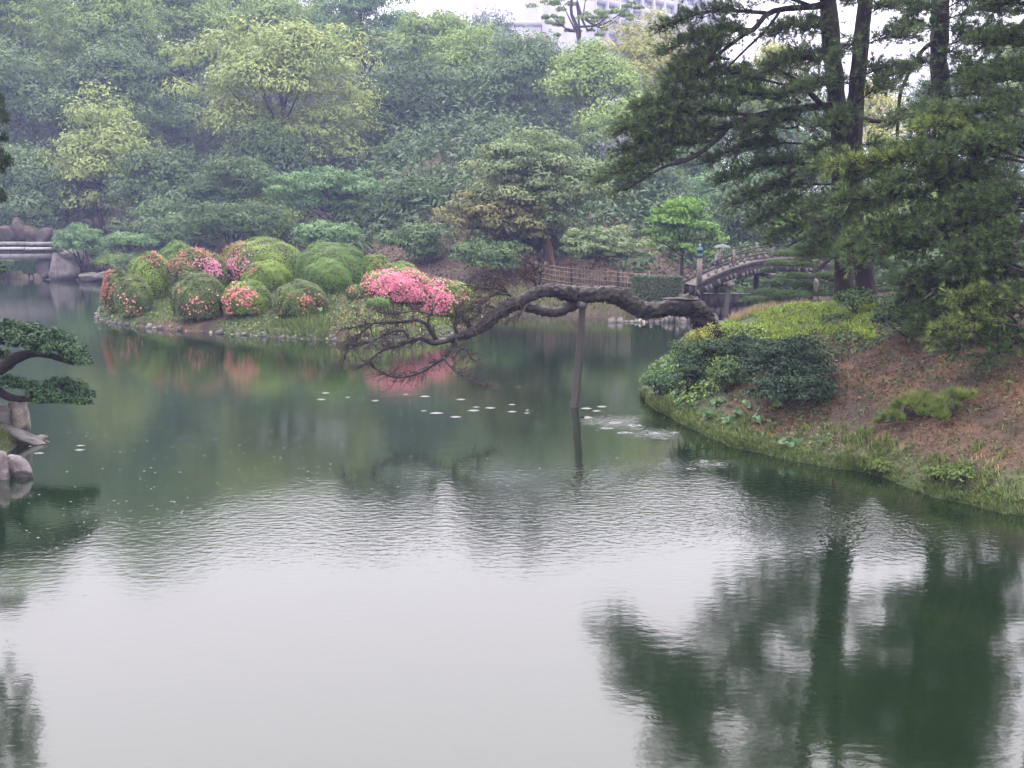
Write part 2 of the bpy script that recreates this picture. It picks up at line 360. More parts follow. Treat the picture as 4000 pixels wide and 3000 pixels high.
def ground_mat():
    """bank soil: brown needle litter and green cover, mixed by the mesh's own 'green' cover amount"""
    m, nd, lk, b = new_mat('bank_soil')
    tc = nd.new("ShaderNodeTexCoord")
    n = nd.new("ShaderNodeTexNoise"); n.inputs['Scale'].default_value = 6; n.inputs['Detail'].default_value = 12; n.inputs['Roughness'].default_value = .7
    lk.new(tc.outputs['Object'], n.inputs['Vector'])
    r1 = ramp(nd, [(.25, (.028, .019, .012)), (.5, (.078, .050, .031)), (.75, (.15, .10, .062))])
    r2 = ramp(nd, [(.25, (.016, .026, .009)), (.5, (.040, .058, .018)), (.75, (.08, .105, .03))])
    lk.new(n.outputs['Fac'], r1.inputs[0]); lk.new(n.outputs['Fac'], r2.inputs[0])
    n4 = nd.new("ShaderNodeTexNoise"); n4.inputs['Scale'].default_value = 1.1; n4.inputs['Detail'].default_value = 6; lk.new(tc.outputs['Object'], n4.inputs['Vector'])
    r4 = ramp(nd, [(.38, (.42, .40, .38)), (.5, (.85, .8, .78)), (.62, (1.25, 1.05, .9))]); lk.new(n4.outputs['Fac'], r4.inputs[0])
    mu = nd.new("ShaderNodeMix"); mu.data_type = 'RGBA'; mu.blend_type = 'MULTIPLY'; mu.inputs['Factor'].default_value = 1; lk.new(r1.outputs[0], mu.inputs['A']); lk.new(r4.outputs[0], mu.inputs['B'])
    at = nd.new("ShaderNodeAttribute"); at.attribute_name = 'green'
    n2 = nd.new("ShaderNodeTexNoise"); n2.inputs['Scale'].default_value = 2.2; n2.inputs['Detail'].default_value = 8
    lk.new(tc.outputs['Object'], n2.inputs['Vector'])
    ad = nd.new("ShaderNodeMath"); ad.operation = 'MULTIPLY_ADD'; ad.inputs[1].default_value = 1.3; lk.new(n2.outputs['Fac'], ad.inputs[0]); lk.new(at.outputs['Fac'], ad.inputs[2])
    mr = nd.new("ShaderNodeMapRange"); mr.inputs['From Min'].default_value = .95; mr.inputs['From Max'].default_value = 1.3; lk.new(ad.outputs[0], mr.inputs['Value'])
    mx = nd.new("ShaderNodeMix"); mx.data_type = 'RGBA'; lk.new(mr.outputs[0], mx.inputs['Factor']); lk.new(mu.outputs['Result'], mx.inputs['A']); lk.new(r2.outputs[0], mx.inputs['B'])
    lk.new(mx.outputs['Result'], b.inputs['Base Color']); b.inputs['Roughness'].default_value = .9
    n3 = nd.new("ShaderNodeTexNoise"); n3.inputs['Scale'].default_value = 18; n3.inputs['Detail'].default_value = 10
    lk.new(tc.outputs['Object'], n3.inputs['Vector'])
    bp = nd.new("ShaderNodeBump"); bp.inputs['Distance'].default_value = .05; lk.new(n3.outputs['Fac'], bp.inputs['Height']); lk.new(bp.outputs[0], b.inputs['Normal'])
    return m
M['bank_soil'] = ground_mat()

RUFFLED = [(2400, 1640, .75, .8, 3.0), (2590, 1690, .55, .55, 3.0), (2790, 1805, .5, .45, 3.0), (2560, 1880, 1.3, 1.0, 1.6), (2500, 1980, 3.0, 2.0, 1.0), (3400, 2060, 1.0, .9, 2.0), (1900, 2000, 3.2, 2.0, .9), (1200, 2080, 3.0, 1.6, .8), (3050, 1990, 1.6, 1.4, 1.6)]
def water_mat():
    m, nd, lk, b = new_mat('pond_water')
    tc = nd.new("ShaderNodeTexCoord")
    def math_(op, a, c=None, d=None):
        n = nd.new("ShaderNodeMath"); n.operation = op
        for i, x in enumerate((a, c, d)):
            if x is None: continue
            if hasattr(x, 'links'): lk.new(x, n.inputs[i])
            else: n.inputs[i].default_value = x
        return n.outputs[0]
    def noise(scale, detail, stretch=(1, 1, 1)):
        mp = nd.new("ShaderNodeMapping"); mp.inputs['Scale'].default_value = stretch; lk.new(tc.outputs['Object'], mp.inputs[0])
        n = nd.new("ShaderNodeTexNoise"); n.inputs['Scale'].default_value = scale; n.inputs['Detail'].default_value = detail
        lk.new(mp.outputs[0], n.inputs['Vector']); return n.outputs['Fac']
    # patches ruffled by gusts of wind
    sep = nd.new("ShaderNodeSeparateXYZ"); lk.new(tc.outputs['Object'], sep.inputs[0])
    ruff = None
    for px, py, rx, ry, wt in RUFFLED:
        c = G(px, py)
        dx = math_('DIVIDE', math_('SUBTRACT', sep.outputs['X'], float(c[0])), rx); dy = math_('DIVIDE', math_('SUBTRACT', sep.outputs['Y'], float(c[1])), ry)
        q = math_('EXPONENT', math_('MULTIPLY', math_('ADD', math_('MULTIPLY', dx, dx), math_('MULTIPLY', dy, dy)), -1.0)); q = math_('MULTIPLY', q, wt)
        ruff = q if ruff is None else math_('ADD', ruff, q)
    big = noise(.35, 3)
    amp = math_('ADD', math_('MULTIPLY', math_('MULTIPLY', ruff, big), 1.0), .10)
    rip = math_('MULTIPLY', noise(7.0, 3, (1, 1.35, 1)), .0105)
    h = math_('MULTIPLY', rip, amp)
    swell = math_('MULTIPLY', noise(1.1, 2, (.8, 1.4, 1)), .0016)
    h = math_('ADD', h, swell)
    # rings of rain drops
    for sc, a, seed in ((2.6, .0003, 0.0), (4.1, .0002, 7.7)):
        mp = nd.new("ShaderNodeMapping"); mp.inputs['Location'].default_value = (seed, seed * .7, 0); mp.inputs['Scale'].default_value = (1, 1, 0); lk.new(tc.outputs['Object'], mp.inputs[0])
        v = nd.new("ShaderNodeTexVoronoi"); v.inputs['Scale'].default_value = sc; lk.new(mp.outputs[0], v.inputs['Vector'])
        d = math_('DIVIDE', v.outputs['Distance'], sc)
        wv = math_('MULTIPLY', math_('SINE', math_('MULTIPLY', d, 150.0)), math_('EXPONENT', math_('MULTIPLY', d, -34.0)))
        h = math_('ADD', h, math_('MULTIPLY', wv, a))
    bp = nd.new("ShaderNodeBump"); bp.inputs['Strength'].default_value = 1; bp.inputs['Distance'].default_value = 1
    lk.new(h, bp.inputs['Height']); lk.new(bp.outputs[0], b.inputs['Normal'])
    b.inputs['Base Color'].default_value = (.0055, .0125, .0045, 1)
    b.inputs['Roughness'].default_value = .072
    b.inputs['IOR'].default_value = 1.85
    return m
M['water'] = water_mat()

# ------------------------------------------------------------------ the setting
def grid_geo(xs, ys, zf):
    X, Y = np.meshgrid(xs, ys, indexing='xy'); Z = zf(X, Y)
    v = np.stack([X, Y, Z], -1).reshape(-1, 3); nx, ny = len(xs), len(ys)
    i, j = np.meshgrid(np.arange(ny - 1), np.arange(nx - 1), indexing='ij')
    f = np.stack([i * nx + j, i * nx + j + 1, (i + 1) * nx + j + 1, (i + 1) * nx + j], -1).reshape(-1, 4)
    return v, [f]
def sines(X, Y, seed, sc):
    r = rng_of(seed); z = 0
    for k in range(6):
        a = r.uniform(0, 6.3); z = z + np.sin((X * math.cos(a) + Y * math.sin(a)) * sc * (1 + .5 * k) + r.uniform(0, 6.3)) / (1 + .7 * k)
    return z / 2.2

top('ground', grid_geo(np.linspace(-620, 620, 5), np.linspace(-120, 700, 5), lambda X, Y: X * 0 - 1.2), M['soil'], 'structure')
top('pond_water', grid_geo(np.linspace(-90, 90, 13), np.linspace(-40, 110, 11), lambda X, Y: X * 0), M['water'], 'structure')

SHX = [-60, -34, -26, -17, -8, -1, 2.5, 6.0, 7.6, 9.2, 14.5, 17.5, 60]
SHY = [88, 83, 84, 76, 60, 53, 50, 48.2, 48.0, 62, 62, 48.5, 46]
def hill_z(X, Y):
    s = Y - np.interp(X, SHX, SHY) + .35 * sines(X, Y, 3, .9)
    left = np.clip((14 - X) / 16, 0, 1)
    z = np.where(s < 0, np.maximum(-1.1, s * .9), .45 * np.clip(s, 0, .8) + .19 * np.clip(s - .8, 0, 16) * (.35 + .65 * left))
    z = z + np.clip(s - 14, 0, 115) * .24 * (.12 + .88 * left) + sines(X, Y, 5, .25) * np.clip(s / 12, 0, 1) * .5
    return z
hill = top('hill', grid_geo(np.linspace(-150, 160, 210), np.concatenate([np.arange(44, 72, .5), np.arange(72, 330, 2.5)]), hill_z), M['soil'], 'structure', smooth=True)
def gz(x, y): return float(hill_z(np.array([x]), np.array([y]))[0])

# island: heights from the distance to its shoreline
ISL_PX = [(372, 1238), (420, 1258), (520, 1274), (650, 1288), (800, 1300), (1000, 1312), (1200, 1326), (1400, 1334), (1560, 1330), (1700, 1318), (1800, 1300), (1870, 1272), (1890, 1245)]
isl = [G(*q)[:2] for q in ISL_PX]
isl += [np.array(q) for q in ((-.6, 50.5), (-3.0, 53.5), (-7, 55), (-11, 56), (-15, 55.5), (-17.2, 52.8))]
ISL = resample(np.array([[*q, 0] for q in isl + [isl[0]]]), 160)[:-1, :2]
def poly_dist(X, Y, poly):
    p = np.stack([np.ravel(X), np.ravel(Y)], 1); d = np.full(len(p), 1e9); ins = np.zeros(len(p), bool)
    for a, b in zip(poly, np.roll(poly, -1, 0)):
        ab = b - a; t = np.clip(((p - a) @ ab) / max(ab @ ab, 1e-9), 0, 1)
        d = np.minimum(d, np.linalg.norm(p - a - t[:, None] * ab, axis=1))
        c = ((a[1] > p[:, 1]) != (b[1] > p[:, 1])); x = a[0] + (p[:, 1] - a[1]) / np.where(abs(b[1] - a[1]) < 1e-9, 1e-9, b[1] - a[1]) * ab[0]
        ins ^= c & (p[:, 0] < x)
    return np.where(ins, d, -d).reshape(np.shape(X))
def isl_z(X, Y):
    d = poly_dist(X, Y, ISL)
    return np.where(d < 0, np.maximum(-.5, d * .8), .22 * np.clip(d / .15, 0, 1) + .30 * np.clip(d, 0, 3.5) + .05 * np.clip(d - 3.5, 0, 3) + .05 * sines(X, Y, 9, 2.2) * np.clip(d, 0, 1))
iv = grid_geo(np.linspace(-18.4, .2, 150), np.linspace(38.6, 57, 150), isl_z)
ig = np.clip(.6 + .5 * sines(iv[0][:, 0], iv[0][:, 1], 12, 1.1), 0, 1)
island = top('island_ground', iv, M['bank_soil'], 'structure', smooth=True, attrs={'green': ig})

# right bank: lofted from the water's edge over the crest to the back shore
LOFT = [  # front shore px, crest px + distance, back shore distance
    ((2500, 1532), (2506, 1518, 28.3), 28.9), ((2530, 1575), (2560, 1448, 28.6), 30.2), ((2610, 1630), (2650, 1386, 28.8), 31.4), ((2740, 1695), (2740, 1302, 28.9), 33),
    ((2880, 1748), (2850, 1256, 28.7), 34), ((3060, 1792), (3010, 1212, 28.2), 35), ((3280, 1834), (3280, 1186, 27.2), 36), ((3450, 1868), (3450, 1165, 26.6), 36.5), ((3620, 1932), (3650, 1128, 26.0), 37),
    ((3800, 1975), (3850, 1085, 25.5), 37), ((4000, 2012), (4100, 1045, 25.0), 37), ((4500, 2100), (4600, 960, 25), 37), ((5200, 2240), (5500, 860, 25), 37), ((6200, 2480), (6800, 800, 26), 38)]
fr, cr, bk = [], [], []
for f_, c_, b_ in LOFT:
    fr.append(G(*f_)); cr.append(P(c_[0], c_[1], c_[2])); q = P(c_[0], c_[1], b_); q[2] = 0; bk.append(q)
NT, NS = 150, 70
fr, cr, bk = (resample(np.array(a), NT) for a in (fr, cr, bk))
rows, sg, tg = [], [], []
for k in range(NS + 1):
    s = k / NS * 1.75
    if s <= 1:
        h = .10 * min(s / .03, 1) / np.maximum(cr[:, 2], .3) + (1 - .10 / np.maximum(cr[:, 2], .3)) * (1 - (1 - s) ** 1.25)
        q = fr * (1 - s) + cr * s; q[:, 2] = cr[:, 2] * h
    else:
        u = (s - 1) / .75; q = cr * (1 - u) + bk * u; q[:, 2] = cr[:, 2] * (1 - u) ** 1.3 * (1 + .8 * u) - .05 * u
    rows.append(q); sg.append(np.full(NT, s)); tg.append(np.linspace(0, 1, NT))
u0 = fr - np.array([0, .0, 1.0])                                    # under-water foot
bv = np.concatenate([u0[None], np.array(rows)]).reshape(-1, 3); sg = np.concatenate([np.zeros((1, NT)), np.array(sg)]).ravel(); tg = np.concatenate([np.zeros((1, NT)) + np.linspace(0, 1, NT), np.array(tg)]).ravel()
bmp = sines(bv[:, 0], bv[:, 1], 21, 2.5) * .05 + sines(bv[:, 0], bv[:, 1], 22, 7) * .018
bv[:, 2] += bmp * np.clip(sg / .1, 0, 1)
ew = np.clip(1 - sg / .08, 0, 1); wv_ = sines(bv[:, 0], bv[:, 1], 31, 6) * .05 + sines(bv[:, 0], bv[:, 1], 32, 2.2) * .09; bv[:, 0] += wv_ * ew * .5; bv[:, 1] += wv_ * ew
ii, jj = np.meshgrid(np.arange(NS + 1), np.arange(NT - 1), indexing='ij')
bf = np.stack([ii * NT + jj, ii * NT + jj + 1, (ii + 1) * NT + jj + 1, (ii + 1) * NT + jj], -1).reshape(-1, 4)
green = np.clip(1.15 - sg / .14, 0, 1) + np.clip((sg - .70) / .12, 0, 1) * np.clip((.56 - tg) / .1, 0, 1) + np.clip((.33 - tg) / .07, 0, 1) * .7
bank = top('bank', (bv, [bf]), M['bank_soil'], 'structure', smooth=True, attrs={'green': np.clip(green, 0, 1)})

def lb_z(X, Y):
    r = np.sqrt(((X + 10.9) / 2.2) ** 2 + ((Y - 20.8) / 3.4) ** 2)
    return np.clip(1.25 * (1 - r * r), -.8, .85) + .05 * sines(X, Y, 41, 3)
left_bank = top('left_bank', grid_geo(np.linspace(-15, -7.5, 60), np.linspace(15.5, 26, 70), lb_z), M['bank_soil'], 'structure', smooth=True, attrs={'green': np.full(4200, .6)})

def bvh(o):
    me = o.data; n = len(me.vertices); v = np.empty(n * 3); me.vertices.foreach_get('co', v)
    return BVHTree.FromPolygons([tuple(a) for a in v.reshape(-1, 3)], [tuple(p.vertices) for p in me.polygons])
BV = {'hill': bvh(hill), 'island': bvh(island), 'bank': bvh(bank), 'left': bvh(left_bank)}
def hit(px, py, which):
    l, n, i, d = BV[which].ray_cast(Vector((0, 0, CH)), Vector(ray(px, py)))
    return None if l is None else np.array(l)
def drop(x, y, which):
    l, n, i, d = BV[which].ray_cast(Vector((x, y, 60)), Vector((0, 0, -1)))
    return (None, None) if l is None else (np.array(l), np.array(n))

# ------------------------------------------------------------------ air
hz_m = bpy.data.materials.new('haze_air'); hz_m.use_nodes = True
hn = hz_m.node_tree.nodes; hn.clear()
h_out = hn.new("ShaderNodeOutputMaterial"); h_v = hn.new("ShaderNodeVolumePrincipled")
h_v.inputs['Color'].default_value = (.465, .515, .94, 1); h_v.inputs['Density'].default_value = .00086; h_v.inputs['Anisotropy'].default_value = .1
hz_m.node_tree.links.new(h_v.outputs[0], h_out.inputs['Volume'])
hv, hf = box((0, 290, 36), (640, 430, 39))
top('haze', (hv, hf), hz_m, 'stuff')
S.cycles.volume_step_rate = 10

# ------------------------------------------------------------------ trees of the far bank
def broadleaf(name, label, bx, D, mat, bark='bark', leaf=.30, clump=1.5, nper=130, seed=1, flat=.72, dens=1.0, depth=.8, group=None, cat='tree', base=None, limbs=8, zmin=-.35, trunk=None, droop=.25, inner=.72, shell=.35):
    rng = rng_of(seed); x0, y0, x1, y1 = bx
    c = P((x0 + x1) / 2, (y0 + y1) / 2, D); a = (x1 - x0) / 2 * mpp(D); h = (y1 - y0) / 2 * mpp(D); b = max(a * depth, .6)
    K = max(5, int(dens * 3.1 * (a * h + a * b + b * h) / (clump * clump)))
    d = rand_dirs(rng, K, -.75); r = rng.uniform(shell, 1, K)[:, None] ** .6
    rad = clump * rng.uniform(.65, 1.25, K)
    ext = np.array([max(a - clump * .6, .2), max(b - clump * .5, .2), max(h - clump * flat * .6, .15)])
    cen = c + d * r * ext
    if a > 2.2:                                          # a big crown is a heap of boughs with deep gaps between them
        nl = int(rng.integers(15, 20)); ld = rand_dirs(rng, nl, -.95); ld[0] = [0, -.2, .95]; lc = ld * ext * (.64 * rng.uniform(.7, 1.1, (nl, 1))); lr = rng.uniform(.34, .50, nl)
        li = rng.integers(0, nl, K); dd = rand_dirs(rng, K, -.45); cen = c + lc[li] + dd * ext * (lr[li] * rng.uniform(.6, 1.12, K))[:, None]
    if D > 85:
        kp = cen[:, 1] < c[1] + .35 * b; cen, rad = cen[kp], rad[kp]; K = len(cen)
    g, t = clumps_leaves(cen, rad, nper, leaf, rng, flat, zmin, droop, spread=.17, up=.25, inner=inner, tri=D > 70)
    bx_, by_ = (c[0], c[1]) if base is None else base
    b0 = np.array([bx_, by_, gz(bx_, by_) - .1])
    ht = max(c[2] - b0[2], .3)
    rt = root(name, b0, label, cat, group)
    tr = (trunk or max(.06, min(.024 * (ht + h), .32)))
    mid = b0 + (c - b0) * .5 + np.array([rng.normal(0, .08 * ht), 0, 0])
    part('trunk', limb([b0, mid, c + np.array([0, 0, h * .3])], tr, tr * .4, 12, 8, .05, rng), M[bark], rt, smooth=True)
    for k in rng.permutation(K)[:limbs]:
        s = b0 + (c - b0) * rng.uniform(.45, .95); e = cen[k]
        part('branch', limb([s, (s + e) / 2 + rng.normal(0, .1, 3) * a * .4, e], tr * .42, tr * .1, 7, 6, .05, rng), M[bark], rt, smooth=True)
    part('crown', g, M[mat], rt, t)
    return rt
def copy_tree(o, loc, label, sc=1.0, rz=0.0, group=None):
    c = o.copy(); COL.objects.link(c); c.location = loc; c.scale = (sc, sc, sc); c.rotation_euler = (0, 0, rz); c['label'] = label
    if group: c['group'] = group
    for ch in o.children:
        d = ch.copy(); COL.objects.link(d); d.parent = c
        for e in ch.children:
            q = e.copy(); COL.objects.link(q); q.parent = d
    return c

HG = 'trees on the wooded hill'
hill_trees = [
    # box in photo pixels, distance, leaf, label
    ((-420, -330, 260, 420), 116, 'leaf_mid', 'tall hazy green tree in the top left corner of the hillside'),
    ((150, -230, 640, 300), 118, 'leaf_mid', 'tall soft green tree on the hillside right of the corner tree'),
    ((520, -180, 900, 260), 124, 'leaf_mid', 'hazy treetop behind the left shoulder of the big yellow-green tree'),
    ((830, -60, 1230, 330), 128, 'leaf_mid', 'far pale tree peeping over the top of the big yellow-green tree'),
    ((1180, -130, 1640, 300), 128, 'leaf_fresh', 'pale green hill-top tree just left of the patch of white sky'),
    ((1500, -30, 1880, 380), 120, 'leaf_mid', 'grey-green hill-top tree below the patch of white sky'),
    ((-350, 200, 330, 780), 106, 'leaf_teal', 'large blue-green hillside tree at the left edge of the photo'),
    ((200, 120, 800, 620), 108, 'leaf_teal', 'broad blue-green hillside tree left of the big yellow-green tree'),
    ((-250, 560, 300, 900), 98, 'leaf_teal', 'dim blue-green tree above the rock face at far left'),
    ((680, 40, 1500, 640), 96, 'leaf_light', 'biggest yellow-green tree with billowing crown on the hillside'),
    ((170, 370, 640, 830), 94, 'leaf_light', 'yellowish-topped tree left of the big yellow-green tree'),
    ((400, 560, 860, 930), 90, 'leaf_deep', 'dark green tree below the yellowish-topped tree'),
    ((760, 480, 1300, 900), 92, 'leaf_deep', 'dark tree under the lower edge of the big yellow-green tree'),
    ((1350, 120, 1880, 640), 104, 'leaf_deep', 'tall dark green tree right of the big yellow-green tree'),
    ((1740, 95, 2280, 640), 106, 'leaf_teal', 'tall blue-green tree below the far pine'),
    ((1350, 480, 1800, 900), 92, 'leaf_teal', 'dim blue-green tree in the hollow at the middle of the hillside'),
    ((1700, 430, 2150, 860), 90, 'leaf_deep', 'shaded dark tree behind the tan-leaved tree'),
    ((2100, 150, 2500, 560), 100, 'leaf_mid', 'green tree with tiered boughs below the office block'),
    ((2310, 62, 2740, 420), 118, 'leaf_yellow', 'yellow-green treetop right below the office block windows'),
    ((2250, 330, 2760, 760), 94, 'leaf_mid', 'green tree seen just left of the big pine boughs'),
    ((2640, 240, 3060, 640), 112, 'leaf_mid', 'green tree showing through the pine boughs left of its trunk'),
    ((2850, 160, 3230, 520), 122, 'leaf_yellow', 'yellow-green treetop glowing through the gap left of the pine trunk'),
    ((2650, 560, 3150, 980), 84, 'leaf_fresh', 'fresh green tree behind the arched bridge'),
    ((3320, 320, 3560, 620), 96, 'leaf_yellow', 'golden-green tree framed between the two pine trunks'),
    ((3480, 260, 3900, 700), 110, 'leaf_teal', 'blue-green tree behind the right-hand pine trunk'),
    ((3050, 500, 3500, 900), 100, 'leaf_mid', 'green tree behind the forked pine trunks'),
    ((3700, 120, 4250, 700), 112, 'leaf_mid', 'green tree behind the pine boughs at the right edge'),
    ((1440, 640, 1900, 950), 76, 'leaf_deep', 'dark tree on the brown slope left of the tan-leaved tree'),
    ((1240, 700, 1600, 930), 79, 'leaf_teal', 'dim tree between the light green maple and the brown slope'),
    ((860, 740, 1180, 950), 84, 'leaf_mid', 'green tree just left of the light green maple'),
    ((480, 760, 900, 960), 84, 'leaf_teal', 'blue-green tree right behind the left half of the island'),
    ((1900, 760, 2330, 1010), 64, 'leaf_deep', 'shadowy tree under the tan-leaved tree boughs'),
    ((-200, 760, 260, 930), 92, 'leaf_deep', 'dark tree directly above the rock face'),
    ((460, -130, 940, 330), 131, 'leaf_mid', 'hazy tree filling the gap left of the big yellow-green tree top'),
    ((430, 130, 940, 580), 122, 'leaf_teal', 'blue-green tree showing between the two yellow-green crowns'),
    ((60, 60, 560, 540), 127, 'leaf_mid', 'soft tree low behind the broad blue-green hillside tree'),
    ((-120, -260, 330, 300), 134, 'leaf_mid', 'hazy tree filling the top left corner behind the nearest crowns'),
    ((-300, -420, 350, 250), 140, 'leaf_mid', 'farthest pale tree behind the top left corner'),
    ((250, -330, 800, 150), 142, 'leaf_mid', 'farthest pale tree behind the hillside left of the big yellow-green tree'),
    ((640, -140, 1060, 240), 142, 'leaf_teal', 'farthest misty treetop above the big yellow-green tree'),
    ((960, -40, 1420, 260), 144, 'leaf_mid', 'farthest misty treetop just left of the white sky gap'),
    ((60, 620, 460, 900), 96, 'leaf_deep', 'dusky tree between the rock face and the yellowish-topped tree'),
    ((1080, 560, 1480, 880), 96, 'leaf_deep', 'dusky tree showing right of the light green maple'),
    ((1880, 560, 2350, 900), 88, 'leaf_teal', 'blue-green tree behind the left half of the tan-leaved tree'),
    ((2460, 460, 2880, 900), 90, 'leaf_teal', 'blue-green tree behind the lime green tree and the low pine boughs'),
    ((2250, 560, 2700, 950), 80, 'leaf_deep', 'dark tree between the tan-leaved tree and the lime green tree'),
    ((1640, 60, 2040, 560), 116, 'leaf_mid', 'soft green tree under the patch of white sky'),
    ((2650, 700, 3300, 1060), 72, 'leaf_deep', 'dark tree right behind the arched bridge'),
    ((2900, 330, 3350, 760), 104, 'leaf_teal', 'dim tree behind the crown of the tallest pine'),
    ((3550, 520, 4150, 1000), 90, 'leaf_deep', 'dark tree behind the near pine boughs at the right'),
    ((3250, 700, 3900, 1040), 78, 'leaf_mid', 'low green tree behind the foreground pine boughs'),
]
for i, (bx, D, m, lab) in enumerate(hill_trees):
    w = (bx[2] - bx[0]) * mpp(D)
    bx = (bx[0] - 20, bx[1], bx[2] + 20, bx[3] + .22 * (bx[3] - bx[1]))
    broadleaf('broadleaf_tree', lab, bx, D, m, leaf=.33 if D > 90 else .28, clump=1.6 if D > 90 else 1.3, nper=150, seed=100 + i, group=HG, dens=1.45 if w > 10 else 1.35, inner=.6, flat=.64, zmin=-.2)
def undergrowth():
    rng = rng_of(190); x = rng.uniform(-95, 75, 14500); y = rng.uniform(52, 222, 14500); s = y - np.interp(x, SHX, SHY)
    k = (s > np.where((x > -8) & (x < 9), 11, np.where(x < -13, 2.0, 6))) & (np.abs(x / y) < .52) & (s < 150); x, y, s = x[k], y[k], s[k]
    r = rng.uniform(.7, 1.5, len(x)) * np.clip(.45 + s / 22, .5, 1.9); c = np.stack([x, y, hill_z(x, y) + r * .35], 1)
    g, t = clumps_leaves(c, r, 24, .52, rng, .75, -.2, .25, .3, .3, inner=.7, tri=True)
    top('undergrowth', g, M['leaf_deep'], 'stuff', tint=t * .5)  # lower tints only: shade between the trees is put into the leaf colour
undergrowth()

# nearer trees and shrubs along the far shore
SHG = 'shrubs along the far shore'
broadleaf('maple_tree', 'fresh light green maple with tiered sprays behind the island', (1010, 640, 1560, 870), 78, 'leaf_fresh', leaf=.24, clump=.85, nper=120, seed=201, flat=.38, dens=.75, limbs=14, shell=.2)
broadleaf('maple_tree', 'small light green maple just above the clipped island bushes', (1130, 860, 1420, 975), 66, 'leaf_fresh', leaf=.2, clump=.6, nper=110, seed=202, flat=.4, dens=.8)
broadleaf('maple_tree', 'tan-leaved spreading tree with ruddy limbs left of the big pine', (1730, 500, 2460, 985), 61, 'leaf_brown', 'bark_red', leaf=.17, clump=.78, nper=170, seed=203, flat=.46, dens=.95, limbs=18, base=(1.9, 60.5), trunk=.24, shell=.2)
broadleaf('maple_tree', 'lower greenish boughs tree under the tan-leaved tree', (1620, 700, 2250, 990), 60, 'leaf_olive', 'bark_red', leaf=.18, clump=.65, nper=110, seed=204, flat=.4, dens=.7, limbs=14, shell=.2)
broadleaf('maple_tree', 'low brownish maple spreading over the bamboo fence', (2160, 880, 2620, 1040), 55, 'leaf_brown', 'bark_red', leaf=.14, clump=.40, nper=90, seed=205, flat=.35, dens=.7, limbs=10, base=(2.4, 55.5), shell=.2)
broadleaf('lime_tree', 'bright lime green tree beside the arched bridge', (2490, 745, 2840, 1060), 56, 'leaf_lime', leaf=.20, clump=.46, nper=75, seed=206, flat=.36, dens=.55, droop=.9, limbs=12, inner=.4, shell=.05)
broadleaf('lime_tree', 'small bright green tree seen below the pine boughs over the bridge', (3010, 830, 3200, 950), 58, 'leaf_lime', leaf=.2, clump=.45, nper=80, seed=207, flat=.5, dens=.9)
broadleaf('dark_shrub', 'dark shrub thicket at the foot of the hill behind the island right end', (1480, 860, 1830, 1040), 64, 'leaf_teal', leaf=.16, clump=.6, nper=110, seed=208, flat=.55, group=SHG, cat='shrub')
broadleaf('dark_shrub', 'dark blue-green shrub above the bare leaning tree twigs', (1750, 930, 2080, 1075), 58, 'leaf_teal', leaf=.15, clump=.55, nper=110, seed=209, flat=.5, group=SHG, cat='shrub')
broadleaf('dark_shrub', 'shadowy shrub behind the round bright island bush', (640, 780, 1150, 960), 74, 'leaf_deep', leaf=.2, clump=.8, nper=120, seed=210, flat=.55, group=SHG, cat='shrub')
broadleaf('dark_shrub', 'dull green tree low on the hill above the island', (700, 600, 1130, 860), 82, 'leaf_deep', leaf=.24, clump=.9, nper=120, seed=211, flat=.5, group=SHG, cat='shrub')
broadleaf('leafy_shrub', 'leafy green shrub right of the stone bridge abutment', (205, 870, 420, 1005), 80, 'leaf_fresh', leaf=.2, clump=.6, nper=110, seed=212, flat=.55, group=SHG, cat='shrub')
broadleaf('leafy_shrub', 'cloud-pruned green shrub between the stone bridge and the island', (385, 905, 620, 985), 78, 'leaf_fresh', leaf=.18, clump=.55, nper=120, seed=213, flat=.5, group=SHG, cat='shrub')
broadleaf('leafy_shrub', 'low green shrub by the water left of the island', (360, 995, 540, 1050), 80, 'leaf_mid', leaf=.16, clump=.5, nper=110, seed=214, flat=.55, group=SHG, cat='shrub')
broadleaf('leafy_shrub', 'dark low shrub at the water edge left of the island azaleas', (440, 985, 620, 1075), 77, 'leaf_teal', leaf=.16, clump=.5, nper=110, seed=215, flat=.6, group=SHG, cat='shrub')
broadleaf('leafy_shrub', 'grassy tussock shrub in the shadow under the stone bridge', (40, 1005, 180, 1082), 82, 'leaf_fresh', leaf=.18, clump=.45, nper=100, seed=221, flat=.6, group=SHG, cat='shrub', droop=.9)
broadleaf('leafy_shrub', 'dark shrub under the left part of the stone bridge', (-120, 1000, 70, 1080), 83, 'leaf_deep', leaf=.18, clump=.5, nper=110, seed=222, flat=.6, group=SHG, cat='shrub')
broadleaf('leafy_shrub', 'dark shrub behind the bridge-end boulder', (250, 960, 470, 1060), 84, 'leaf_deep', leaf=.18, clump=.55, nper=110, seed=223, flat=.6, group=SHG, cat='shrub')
broadleaf('leafy_shrub', 'tall dim shrub under the yellowish-topped hillside tree', (560, 850, 760, 1000), 80, 'leaf_deep', leaf=.2, clump=.7, nper=110, seed=216, flat=.55, group=SHG, cat='shrub')

